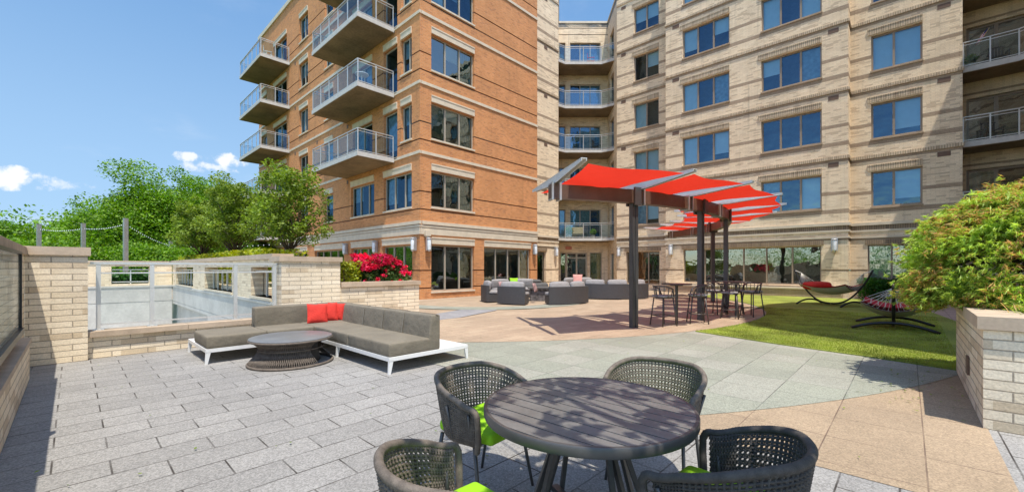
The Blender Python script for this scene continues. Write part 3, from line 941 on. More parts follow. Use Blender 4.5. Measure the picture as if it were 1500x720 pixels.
vents(fBay, ub(1213)); vents(fA, .35, .35); vents(fBay, ub(985)); vents(fRt, ur(1373)); vents(fC, 2.2, .35)
# recess at 45 degrees
P0 = (23.75, 18.0); P1 = W(3.7, 33.2); P2 = W(7.62, 33.2); P3 = (26.85, 15.13)


def fac2(a, b):
    d = (b[0] - a[0], b[1] - a[1]); return Fac(a, d, math.hypot(*d))


fS1, fBk, fS2 = fac2(P0, P1), fac2(P1, P2), fac2(P2, P3)
for f in (fS1,):
    mb = MB(); f.wall(mb, 0, 21.0, [], crs); mb.build('wall', CM, CB, world=True)
bops = [(.15, .60, .05, 2.72), (.62, 2.30, .05, 2.72), (2.50, 3.45, .05, 2.72)]
for zf in FL[:5]: bops += [(.05, .55, zf + .05, zf + 2.4), (.92, 3.35, zf + .05, zf + 2.4)]
mb = MB(); fBk.wall(mb, 0, 21.0, bops, [r for r in crs if r[3] == 1 and r[0] > 19] + [(20.0, 20.06, .02, 1), (20.5, 20.56, .02, 1)], dep=.2); mb.build('wall', CM, CB, world=True)
for zf in FL[:5]:
    window(fBk, CB, .05, .55, zf + .05, zf + 2.4, (1,), frame='wframe2', back=[('blind2', .9)], sill=False)
    window(fBk, CB, .92, 3.35, zf + .05, zf + 2.4, (1, 1, 1), frame='wframe', back=[None, ('blind2', 1), ('blind2', 1)] if zf > 4 else [('curt', 1), ('curt', 1), None], sill=False, name='balcony_door')
window(fBk, CB, .15, .60, .05, 2.72, (1,), glass='gclear', sill=False)
window(fBk, CB, .62, 2.30, .05, 2.72, (1, 1), glass='gclear', sill=False, name='entrance_door', fw=.11, transom=2.2)
window(fBk, CB, 2.50, 3.45, .05, 2.72, (1,), glass='gclear', back=[('ycurt', 1)], sill=False)
sops = [(.9, 2.3, .3, 2.6)] + [(.9, 2.3, zf + .05, zf + 2.4) for zf in FL[:5]]
mb = MB(); fS2.wall(mb, 0, 21.0, sops, [], dep=.2); mb.build('wall', CM, CB, world=True)
for zf in FL[:5]: window(fS2, CB, .9, 2.3, zf + .05, zf + 2.4, (1, 1), frame='wframe2', back=[B2, None], sill=False)
window(fS2, CB, .9, 2.3, .3, 2.6, (1, 1), frame='wframe2', glass='gclear', sill=False)
mb = MB()
for f in (fS1, fBk, fS2): f.box(mb, 0, f.L, -.25, .05, 20.93, 21.08)
mb.build('parapet_coping', M['lime'], CB, world=True)
mb = MB(); fBk.box(mb, .55, 1.05, .003, .05, 2.95, 3.2); mb.build('entrance_sign', M['signred'], CB, world=True)
# recess balconies
bp = [W(3.40, 30.95), W(4.0, 31.4), W(6.75, 31.4), W(7.62, 30.75)]
for zf in FL[:5]:
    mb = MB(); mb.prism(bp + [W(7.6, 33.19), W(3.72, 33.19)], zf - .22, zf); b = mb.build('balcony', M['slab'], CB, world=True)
    mb = MB()
    for i in range(3): mb.bar((*bp[i], zf - .09), (*bp[i + 1], zf - .09), .06, .20)
    mb.build('slab_edge', M['slabedge'], b)
    rm, gm = MB(), MB(); railing(rm, gm, bp, zf + .01, 1.12, post_every=1.38); rm.build('railing', M['rail'], b); gm.build('glass_panel', M['gbalc'], b)
# right recess with balconies
fE1 = Fac((26.9, -1.74), (1, 0), 2.0); fE2 = Fac((28.9, -1.74), (0, -1), 4.3)
mb = MB(); fE1.wall(mb, 0, CR, [], []); mb.build('wall', M['cream'], CB, world=True)
eops = [(.25, 4.0, zf + .05, zf + 2.35) for zf in FL[:5]]
mb = MB(); fE2.wall(mb, 0, CR, eops, [(zf + 2.5, zf + 2.6, 0, 1) for zf in FL[:5]], dep=.15); mb.build('wall', CM, CB, world=True)
for i, zf in enumerate(FL[:5]):
    window(fE2, CB, .25, 4.0, zf + .05, zf + 2.35, (1, 1, 1, 1), frame='wframe2', glass='gclear', back=[('curt', .8) if i == 0 else None, None, ('blind', .25), None], sill=False, name='balcony_door', fw=.1)
bq = [(27.3, -1.78), (27.3, -3.38), (26.7, -4.3), (26.7, -5.0)]
for zf in FL[:5]:
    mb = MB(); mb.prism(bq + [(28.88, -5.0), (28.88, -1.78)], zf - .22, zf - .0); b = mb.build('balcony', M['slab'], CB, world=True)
    mb = MB()
    for i in range(3): mb.bar((*bq[i], zf - .08), (*bq[i + 1], zf - .08), .06, .24)
    mb.build('slab_edge', M['slabedge'], b)
    rm, gm = MB(), MB(); railing(rm, gm, bq, zf + .01, 1.12, post_every=1.0); rm.build('railing', M['rail'], b); gm.build('glass_panel', M['gbalc'], b)
# south wing, past the right edge of the picture: it throws the long shade over the turf
wing = [(28.9, -4.95), (19.4, -5.4), (17.7, -3.3), (15.8, -2.75), (11.8, -2.85), (8.4, -3.9), (8.2, -5.2), (6.9, -7.5), (6.9, -13), (28.9, -13)]
for i in range(8):
    f = fac2(wing[i], wing[i + 1]); ops = []
    if f.L > 3:
        k = max(1, int(f.L // 3.6)); stp = f.L / k
        for q in range(k):
            for zf in [0.0] + FL[:5]: ops.append((stp * q + stp / 2 - .95, stp * q + stp / 2 + .95, zf + .73, zf + 2.45))
    mb = MB(); f.wall(mb, 0, 21.0, ops, crs, dep=.2); mb.build('wall', CM, CB, world=True)
    for o in ops: window(f, CB, *o, (1, 1), frame='wframe2', back=[B1, B2])
mb = MB(); mb.prism(wing, 20.6, 20.98); mb.build('roof', M['roof'], CB, world=True)
rp = [(19.96, 18.0), P0, P1, P2, P3, (26.85, 11.18), (25.98, 11.18), (25.98, 2.1), (26.9, 2.1), (26.9, -1.74), (28.9, -1.74), (28.9, -4.95), (45, -4.95), (45, 41), (26.1, 41), (26.1, 21.0)]
mb = MB(); mb.prism(rp, 20.6, 20.95); mb.build('roof', M['roof'], CB, world=True)
# low brick plinth in front of the bay windows
mb = MB(); mb.box(25.55, 25.96, 2.3, 11.0, 0, .42); mb.build('plinth', M['tan'], CB, world=True)
mb = MB(); mb.box(25.50, 25.97, 2.28, 11.02, .422, .50); mb.build('plinth_coping', M['lime'], CB, world=True)

# lamps
lamps = [((11.32 + .38, 16.75, 2.62), 0, 'wall lamp on the sunlit brick face right beside the building corner'),
         ((19.55, 16.75, 2.62), 0, 'wall lamp at the right end of the sunlit orange brick face'),
         ((23.3, 17.99, 2.62), 0, 'wall lamp on cream brick just left of the entrance recess'),
         ((26.84, yatpx(908, 26.85), 2.62), -PI / 2, 'wall lamp on cream brick just right of the entrance recess'),
         ((25.97, yatpx(984, 25.98), 2.62), -PI / 2, 'wall lamp at the left end of the cream bay behind the pergola'),
         ((25.97, yatpx(1223, 25.98), 2.62), -PI / 2, 'wall lamp at the right end of the cream bay above the red hammock'),
         ((11.31, 17.05, 2.62), -PI / 2, 'wall lamp on the shaded brick face right beside the building corner'),
         ((11.31, 20.75, 2.62), -PI / 2, 'wall lamp between the first two shaded brick windows above the roses'),
         ((11.31, 24.3, 2.62), -PI / 2, 'wall lamp behind the yellow green shrub on the shaded brick face'),
         ((11.31, 34.0, 2.62), -PI / 2, 'wall lamp at the far end of the shaded brick face')]
for l in lamps: lamp(*l)

# ------------------------------------------------------------------ low walls, piers and guards
def coping(mb, x0, x1, y0, y1, z0, z1, joint=1.2):
    mb.box(x0, x1, y0, y1, z0, z1)


t = tag(thing('brick_pier', None, None, (-0.17, 9.95, 0)), 'tall pale brick pier at the left end of the glass guard', 'pier')
mb = MB(); mb.box(-.499, .17, 9.66, 10.3, 0, 1.70); mb.build('wall', M['roman'], t, world=True)
mb = MB(); mb.box(-.52, .205, 9.62, 10.34, 1.70, 1.83); mb.build('coping', M['coping'], t, world=True)
t = tag(thing('brick_pier', None, None, (3.7, 10.0, 0)), 'tall pale brick pier between the glass guard and the rose planter', 'pier')
mb = MB(); mb.box(3.07, 4.34, 9.70, 10.3, 0, 1.64); mb.build('wall', M['roman'], t, world=True)
mb = MB(); mb.box(3.02, 4.38, 9.66, 10.34, 1.64, 1.75); mb.build('coping', M['coping'], t, world=True)
t = tag(thing('parapet_wall', None, None, (1.6, 9.9, 0)), 'low pale brick parapet under the glass guard, behind the sofa', 'wall')
mb = MB(); mb.box(.172, 3.068, 9.78, 10.06, -.0, .36); mb.build('wall', M['roman'], t, world=True)
mb = MB(); mb.box(.172, 1.48, 9.71, 10.10, .36, .45); mb.box(1.486, 3.068, 9.71, 10.10, .36, .45); mb.build('coping', M['coping'], t, world=True)
mb = MB(); mb.box(-1.3, 3.28, 9.96, 10.02, -3.4, -.02); mb.build('retaining_face', M['conc'], t, world=True)

g = tag(thing('glass_guard', None, None, (1.6, 9.92, .45)), 'clear glass guard with silver posts on the low parapet', 'guard rail')
for x in (.30, .99, 2.28, 3.0):
    mb = MB(); mb.box(x - .03, x + .03, 9.89, 9.95, .45, 1.56); mb.box(x - .07, x + .07, 9.85, 9.99, .45, .465); mb.build('post', M['rail'], g, world=True)
mb = MB(); mb.box(.2, 3.05, 9.885, 9.955, 1.56, 1.60); mb.build('handrail', M['rail'], g, world=True)
mb = MB(); mb.box(.33, 2.99, 9.905, 9.935, 1.40, 1.425); mb.build('middle_rail', M['rail'], g, world=True)
mb = MB(); mb.box(.33, 2.99, 9.905, 9.935, .53, .555); mb.build('bottom_rail', M['rail'], g, world=True)
for a, b in ((.33, .96), (1.02, 2.25), (2.31, 2.97)):
    mb = MB(); mb.box(a, b, 9.916, 9.924, .56, 1.40); mb.build('glass_panel', M['gguard'], g, world=True)

# left wall running towards the camera, with a framed glass screen in front
t = tag(thing('side_wall', None, None, (-.8, 7.5, 0)), 'pale brick wall with stone coping along the left edge of the terrace', 'wall')
mb = MB(); mb.box(-.95, -.50, 3.0, 9.655, 0, 1.70); mb.build('wall', M['roman'], t, world=True)
mb = MB(); mb.box(-1.0, -.475, 3.0, 9.615, 1.70, 1.81); mb.build('coping', M['coping'], t, world=True)
mb = MB(); mb.box(-.498, -.40, 2.5, 8.6, 0, .50); mb.build('ledge_wall', M['roman'], t, world=True)
mb = MB(); mb.box(-.498, -.38, 2.5, 8.63, .502, .56); mb.build('ledge_coping', M['coping'], t, world=True)
t = tag(thing('glass_screen', None, None, (-.44, 6.0, .72)), 'black framed glass screen mounted on the left brick wall', 'screen')
mb = MB()
mb.bar((-.44, 4.0, .74), (-.44, 7.85, .74), .07, .07); mb.bar((-.44, 4.0, 1.68), (-.44, 7.85, 1.68), .03, .03)
mb.bar((-.44, 7.85, .74), (-.44, 7.85, 1.69), .03, .03); mb.bar((-.44, 5.1, .62), (-.44, 5.1, 1.72), .09, .09)
mb.build('frame', M['black'], t, world=True)
mb = MB(); mb.box(-.444, -.436, 5.2, 7.8, .79, 1.66); mb.build('glass_panel', M['gguard'], t, world=True)

# rose planter
t = tag(thing('brick_planter', None, None, (5.5, 10.3, 0)), 'pale brick planter with roses between the tall pier and the orange building', 'planter')
mb = MB(); mb.box(4.342, 6.58, 9.78, 10.0, 0, 1.04); mb.box(6.36, 6.58, 10.0, 12.2, 0, 1.04); mb.box(4.342, 4.5, 10.0, 12.2, 0, 1.04); mb.box(4.5, 6.36, 12.0, 12.2, 0, 1.04)
mb.build('wall', M['roman'], t, world=True)
mb = MB(); mb.box(4.384, 6.61, 9.73, 10.05, 1.04, 1.15); mb.box(6.31, 6.62, 10.05, 12.2, 1.04, 1.15); mb.build('coping', M['coping'], t, world=True)
mb = MB(); mb.box(4.5, 6.36, 10.0, 12.0, .9, 1.0); mb.build('soil', M['soil'], t, world=True)

# right planter
t = tag(thing('brick_planter', None, None, (7.3, -1.8, 0)), 'pale brick planter with stone coping under the laceleaf maple at the right edge', 'planter')
mb = MB(); mb.prism([(5.86, -.51), (8.86, -.51), (8.86, -4.2), (5.86, -4.2)], 0, .93); mb.build('wall', M['roman'], t, world=True)
mb = MB(); mb.box(5.82, 6.18, -4.2, -.47, .93, 1.05); mb.box(6.18, 8.90, -.83, -.47, .93, 1.05); mb.box(8.54, 8.90, -4.2, -.83, .93, 1.05); mb.build('coping', M['coping'], t, world=True)
mb = MB(); mb.box(6.18, 8.54, -4.2, -.83, .932, .99); mb.build('soil', M['soil'], t, world=True)
mb = MB(); mb.box(5.835, 5.858, -1.75, -1.42, .60, .92); mb.build('step_light', M['lime'], t, world=True)
mb = MB(); mb.box(7.02, 7.22, -.508, -.49, .28, .48); mb.build('vent', M['vent'], t, world=True)

# ------------------------------------------------------------------ walls round the ramp
t = tag(thing('ramp_wall', None, None, (3.3, 17, -3.4)), 'concrete ramp wall topped with brick piers, right side behind the guard', 'wall')
f = Fac((3.12, 24.2), (0, -1), 13.9)
op = [(.9, 4.7, .80, 1.52), (6.7, 10.3, .80, 1.52), (12.1, 13.7, .80, 1.52)]
mb = MB(); f.wall(mb, .72, 1.70, op, [], dep=.3); mb.box(3.42, 3.44, 10.3, 24.2, .72, .80)
for (a, b) in ((-.02, .9), (4.7, 6.7), (10.3, 12.1), (13.7, 13.9)): mb.box(3.40, 3.5, 24.2 - b, 24.2 - a, .72, 1.70)
mb.build('wall', M['cream'], t, world=True)
mb = MB(); f.box(mb, -.05, 13.9, -.40, .05, 1.70, 1.82); mb.build('coping', M['coping'], t, world=True)
for a, b, _, _ in op:
    mb = MB(); f.box(mb, a, b, -.34, .04, .74, .80); mb.build('sill', M['lime'], t, world=True)
    mb = MB(); f.box(mb, a, b, -.16, -.12, 1.40, 1.44)
    k = int((b - a) / .6)
    for q in range(1, k): f.box(mb, a + (b - a) * q / k - .02, a + (b - a) * q / k + .02, -.16, -.12, .8, 1.42)
    mb.build('railing', M['rail'], t, world=True)
mb = MB(); f.wall(mb, -3.4, .70, [(0, 7.2, -3.4, -.10)], [(0.0, .03, .015, 0)], dep=.5); mb.build('retaining_face', M['conc'], t, world=True)
mb = MB(); f.box(mb, -.02, 13.9, .0, .03, .66, .73); mb.build('band', M['conc'], t, world=True)
mb = MB()
for u in (2.6, 4.4, 6.9): f.box(mb, u - .12, u + .12, -.45, -.2, -3.4, -.10)
mb.build('garage_column', M['pinkp'], t, world=True)
mb = MB(); mb.box(3.62, 6.5, 17.0, 24.2, -3.4, -3.38); mb.box(6.5, 6.6, 17, 24.2, -3.4, -.1); mb.build('garage', M['dark'], t, world=True)
t = tag(thing('ramp_wall', None, None, (-4, 24.4, -3.4)), 'concrete wall with brick top and green hedge opening across the far end of the ramp', 'wall')
f = Fac((-12, 24.2), (1, 0), 15.1)
xo = lambda px: (lambda k: (k * .6885 + .7253) * 24.2 / (-k * .7253 + .6885))((px - 750) / 611)
op = [(12 + xo(163), 12 + xo(219), .82, 1.56), (4.0, 8.3, .82, 1.56)]
mb = MB(); f.wall(mb, .72, 1.70, op, [], dep=.3)
mb.build('wall', M['cream'], t, world=True)
mb = MB(); f.box(mb, 0, 15.1, -.38, .05, 1.70, 1.80); mb.build('coping', M['coping'], t, world=True)
mb = MB(); f.wall(mb, -3.4, .70, [], [(0.0, .04, .02, 0)]); f.box(mb, 0, 15.1, .0, .03, .66, .73); mb.build('retaining_face', M['conc'], t, world=True)
for a, b, _, _ in op:
    mb = MB(); f.box(mb, a, b, -.16, -.12, 1.40, 1.44); f.box(mb, a, b, -.16, -.12, .88, .92)
    for q in range(3): f.box(mb, a + (b - a) * q / 2 - .02, a + (b - a) * q / 2 + .02, -.16, -.12, .82, 1.42)
    mb.build('railing', M['rail'], t, world=True)

# ------------------------------------------------------------------ posts with string lights
posts = []
hts = [4.65, 4.7, 4.7, 3.6]
lbs = ['dark light post, leftmost of the four behind the far wall', 'dark light post, second from the left behind the far wall', 'dark light post, third from the left and thickest, behind the far wall', 'short dark light post in front of the green trees, rightmost of the four']
pp = [((57 - 750) / 611 * 30, 30), ((122 - 750) / 611 * 30, 30), ((184 - 750) / 611 * 27, 27), ((250 - 750) / 611 * 33, 33)]
for (r, f_), hh, lb in zip(pp, hts, lbs):
    x, y = W(r, f_)
    t = thing('light_post', lb, 'post', (x, y, -4.2), 0.3, 'posts holding the string lights')
    mb = MB(); mb.box(-.105, .105, -.105, .105, 0, 4.2 + hh - .06); mb.build('post', M['bracket'], t)
    mb = MB(); mb.box(-.11, .11, -.11, .11, 4.2 + hh - .06, 4.2 + hh); mb.build('post_cap', M['bracket'], t)
    posts.append(Vector((x, y, hh - .35)))
bulb = None
ends = posts + [Vector((*W(-14.6, 27), 3.1))]
slb = ['string of small bulbs hanging between the two leftmost posts', 'string of small bulbs between the second and third posts', 'string of small bulbs from the third post to the short post', 'string of small bulbs from the short post towards the street trees']
for i in range(4):
    a, b = ends[i], ends[i + 1]
    t = thing('string_lights', slb[i], 'string lights', tuple(a), 0, 'string lights behind the ramp')
    L = b - a; pts = []
    for q in range(25):
        s_ = q / 24; pts.append(L * s_ + Vector((0, 0, -.15 * 4 * s_ * (1 - s_))))
    mb = MB(); mb.tube(pts, .007, 4); mb.build('cable', M['black'], t)
    for q in range(1, 24):
        mb2 = MB()
        if bulb is None:
            mb2.lathe([(0, -.08), (.026, -.05), (.018, 0), (0.0, .01)], 8); bulb = mb2.build('bulb', M['lampg'], t, smooth='all'); o = bulb
        else: o = bulb.copy(); COL.objects.link(o); o.parent = t
        o.location = pts[q]

# ------------------------------------------------------------------ corner sofa
S = thing('corner_sofa', 'taupe L-shaped outdoor sofa on white metal frames beside the round rattan table', 'sofa', (3.06, 7.89, 0))
sofa_ox, sofa_oy = 3.06, 7.89
FZ = .235


def frame(x0, x1, y0, y1, legs):
    mb = MB()
    mb.box(x0, x1, y0, y1, FZ - .012, FZ)
    mb.box(x0, x1, y0, y0 + .03, FZ - .055, FZ - .012); mb.box(x0, x1, y1 - .03, y1, FZ - .055, FZ - .012)
    mb.box(x0, x0 + .03, y0 + .03, y1 - .03, FZ - .055, FZ - .012); mb.box(x1 - .03, x1, y0 + .03, y1 - .03, FZ - .055, FZ - .012)
    mb.build('platform', M['whitemetal'], S, world=True)
    for (x, y, dx, dy) in legs:
        mb = MB(); mb.add([(x, y, FZ - .05), (x + dx * .065, y, FZ - .05), (x + dx * .065, y + dy * .035, FZ - .05), (x, y + dy * .035, FZ - .05),
                           (x - dx * .01, y, 0), (x + dx * .025, y, 0), (x + dx * .025, y + dy * .03, 0), (x - dx * .01, y + dy * .03, 0)],
                          [(0, 1, 2, 3), (4, 5, 6, 7), (0, 1, 5, 4), (1, 2, 6, 5), (2, 3, 7, 6), (3, 0, 4, 7)])
        mb.build('leg', M['whitemetal'], S, world=True)


frame(3.06, 4.50, 5.28, 7.86, [(3.06, 5.28, 1, 1), (4.50, 5.28, -1, 1), (3.06, 7.0, 1, -1), (4.50, 7.8, -1, -1)])
frame(1.42, 4.50, 7.89, 9.32, [(1.42, 7.89, 1, 1), (1.42, 9.32, 1, -1), (2.55, 7.89, 1, 1), (4.50, 9.32, -1, -1)])


def cush(name, x0, x1, y0, y1, z0, z1, r=.03, mat='taupe', puff=.008):
    mb = MB(); mb.rbox(x0, x1, y0, y1, z0, z1, r, 8, puff); return mb.build(name, M[mat], S, world=True, smooth='all')


zs0, zs1 = FZ + .003, .43
cush('seat_cushion', 1.43, 2.28, 7.90, 8.86, zs0, zs1)
cush('seat_cushion', 2.285, 3.06, 7.90, 8.66, zs0, zs1)
cush('seat_cushion', 3.065, 3.98, 7.90, 8.66, zs0, zs1)
cush('seat_cushion', 3.07, 3.78, 6.60, 7.895, zs0, zs1)
cush('seat_cushion', 3.07, 3.78, 5.30, 6.595, zs0, zs1)
cush('back_cushion', 2.30, 3.42, 8.665, 8.90, zs0, .775)
cush('back_cushion', 3.425, 4.0, 8.665, 8.90, zs0, .775)


def backc(y0, y1):                                          # back cushion with a slanted front, seen end-on at the near side
    mb = MB(); x0, x1, xt = 3.74, 3.96, 3.80
    mb.rbox(x0, x1, y0, y1, zs0, .775, .03, 8, .006)
    for i, v in enumerate(mb.v):
        k_ = (v[2] - .43) / .345
        if v[0] < (x0 + x1) / 2 and k_ > 0: mb.v[i] = (v[0] + .05 * k_, v[1], v[2])
    return mb.build('back_cushion', M['taupe'], S, world=True, smooth='all')


ys = [5.30, 6.06, 6.72, 7.42, 8.30]
for i in range(4): backc(ys[i], ys[i + 1] - .006)
cush('back_cushion', 3.88, 4.0, 8.305, 8.66, zs0, .775)
for (x0, x1, y0) in ((1.45, 2.26, 7.897), (2.31, 3.04, 7.897)):
    mb = MB(); mb.tube([(x0, y0 + .012, zs1 - .018), (x1, y0 + .012, zs1 - .018)], .0045, 5); mb.build('piping', M['seam'], S, world=True)
for (y0, y1) in ((6.62, 7.87), (5.33, 6.57)):
    mb = MB(); mb.tube([(3.077, y0, zs1 - .018), (3.077, y1, zs1 - .018)], .0045, 5); mb.build('piping', M['seam'], S, world=True)
for y in (6.06, 6.72, 7.42):
    mb = MB(); mb.tube([(3.735, y - .003, zs1), (3.78, y - .003, .76)], .007, 6); mb.build('piping', M['seam'], S, world=True)
def pillow(loc, rx, ry, rz, w, mat, label, group=None, cat='cushion'):
    mb = MB(); n = 12
    P = []
    for sg in (1, -1):
        for i in range(n + 1):
            for j in range(n + 1):
                u = -1 + 2 * i / n; v = -1 + 2 * j / n
                pin = 1 - .07 * (1 - abs(u)) * 0 - .06 * (1 - u * u) * (abs(v) > .99) - .06 * (1 - v * v) * (abs(u) > .99)
                d = .27 * ((1 - u ** 4) * (1 - v ** 4)) ** .6
                P.append((u * w / 2 * (1 - .05 * (1 - v * v)), sg * d * w / 2 * .95, v * w / 2 * (1 - .05 * (1 - u * u))))
    F = []
    m_ = n + 1
    for s_ in range(2):
        for i in range(n):
            for j in range(n):
                a = s_ * m_ * m_ + i * m_ + j; q = (a, a + m_, a + m_ + 1, a + 1); F.append(q if s_ else q[::-1])
    mb.add(P, F)
    o = mb.build('pillow', M[mat], smooth='all'); o.location = loc
    o.rotation_euler = (rx, ry, rz)
    return tag(o, label, cat, group)


g_ = 'red pillows on the corner sofa'
pillow((3.29, 8.36, .61), -.30, .06, -.12, .38, 'redfab', 'red pillow lying in front, leftmost of the three on the sofa', g_)
pillow((3.55, 8.50, .605), -.24, -.06, -.40, .37, 'redfab', 'red pillow in the middle of the three on the sofa', g_)
pillow((3.72, 8.52, .60), -.20, .05, -.75, .36, 'redfab', 'red pillow nearest the sofa corner, rightmost of the three', g_)

# ------------------------------------------------------------------ round rattan coffee table
t = thing('coffee_table', 'round rattan coffee table with grey glass top and woven hourglass base', 'coffee table', (2.40, 7.12, 0))
mb = MB(); mb.lathe([(0, .395), (.575, .395), (.59, .402), (.59, .412), (.575, .418), (0, .418)], 56); mb.build('table_top', M['glasstop'], t, smooth=True)
mb = MB()
for k in range(96):
    a = 2 * PI * k / 120
    for sg in (1, -1):
        pts = []
        for q in range(9):
            s_ = q / 8; z = .03 + .36 * s_
            r = .60 - .15 * math.sin(s_ ** 1.35 * PI) ** .9
            th = a + sg * .13 * (s_ - .5)
            pts.append((r * math.cos(th), r * math.sin(th), z))
        mb.tube(pts, .0062, 4)
mb.build('woven_base', M['rope'], t, smooth='all')
mb = MB()
for (r, z, rr) in ((.60, .02, .02), (.585, .385, .016), (.462, .245, .010)):
    mb.tube([(r * math.cos(2 * PI * k / 56), r * math.sin(2 * PI * k / 56), z) for k in range(56)], rr, 8, closed=True)
mb.build('base_ring', M['rope'], t, smooth='all')
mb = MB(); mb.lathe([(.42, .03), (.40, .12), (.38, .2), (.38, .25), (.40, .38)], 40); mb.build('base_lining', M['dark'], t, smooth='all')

# ------------------------------------------------------------------ round dining table and chairs
TX, TY = W(.42, 2.33)
TBL = thing('dining_table', 'round charcoal slatted dining table dappled with leaf shade in the foreground', 'table', (TX, TY, 0), R(2))
RT, ZT = .573, .742
mb = MB()
ns = 12; wsl = 2 * (RT - .022) / ns
for i in range(ns):
    x0 = -(RT - .022) + i * wsl + .0045; x1 = x0 + wsl - .009; ri = RT - .016
    pts = []
    for q in range(9):
        x = x0 + (x1 - x0) * q / 8; pts.append((x, math.sqrt(max(0, ri * ri - x * x))))
    poly_ = pts + [(x, -y) for x, y in reversed(pts)]
    if abs(poly_[0][1]) < 1e-6: poly_ = poly_[1:-1]
    mb.prism(poly_, ZT - .022, ZT - .0005 * (i % 2))
mb.build('table_top', M['tabletop'], TBL)
mb = MB(); mb.lathe([(RT - .018, ZT - .05), (RT, ZT - .05), (RT + .004, ZT - .04), (RT + .004, ZT - .006), (RT, ZT), (RT - .016, ZT), (RT - .018, ZT - .003), (RT - .018, ZT - .05)], 96); mb.build('table_rim', M['steel'], TBL, smooth=True)
mb = MB(); mb.lathe([(0, ZT - .05), (RT - .02, ZT - .05), (RT - .02, ZT - .045), (0, ZT - .045)], 48); mb.build('gap_shade_plate', M['black'], TBL)  # added plate, its black stands in for the shade between the slats
for k in range(4):
    a = PI / 4 + k * PI / 2 + .35
    mb = MB()
    for s_ in (-.5, .5):
        b_ = a + s_ * .30
        mb.bar((.16 * math.cos(a), .16 * math.sin(a), ZT - .05), (.40 * math.cos(b_), .40 * math.sin(b_), .0), .026, .026)
    mb.build('leg', M['steel'], TBL)
for k in range(2):
    a = PI / 4 + k * PI / 2 + .35; c_, s_ = math.cos(a), math.sin(a)
    mb = MB(); mb.bar((-.37 * c_, -.37 * s_, .10 + .001 * k), (.37 * c_, .37 * s_, .10 + .001 * k), .045, .035); mb.build('cross_bar', M['steel'], TBL)
    mb = MB(); mb.bar((-.24 * c_, -.24 * s_, ZT - .07 + .001 * k), (.24 * c_, .24 * s_, ZT - .07 + .001 * k), .04, .03); mb.build('top_bar', M['steel'], TBL)
for v_ in ((0, 0),):
    pass


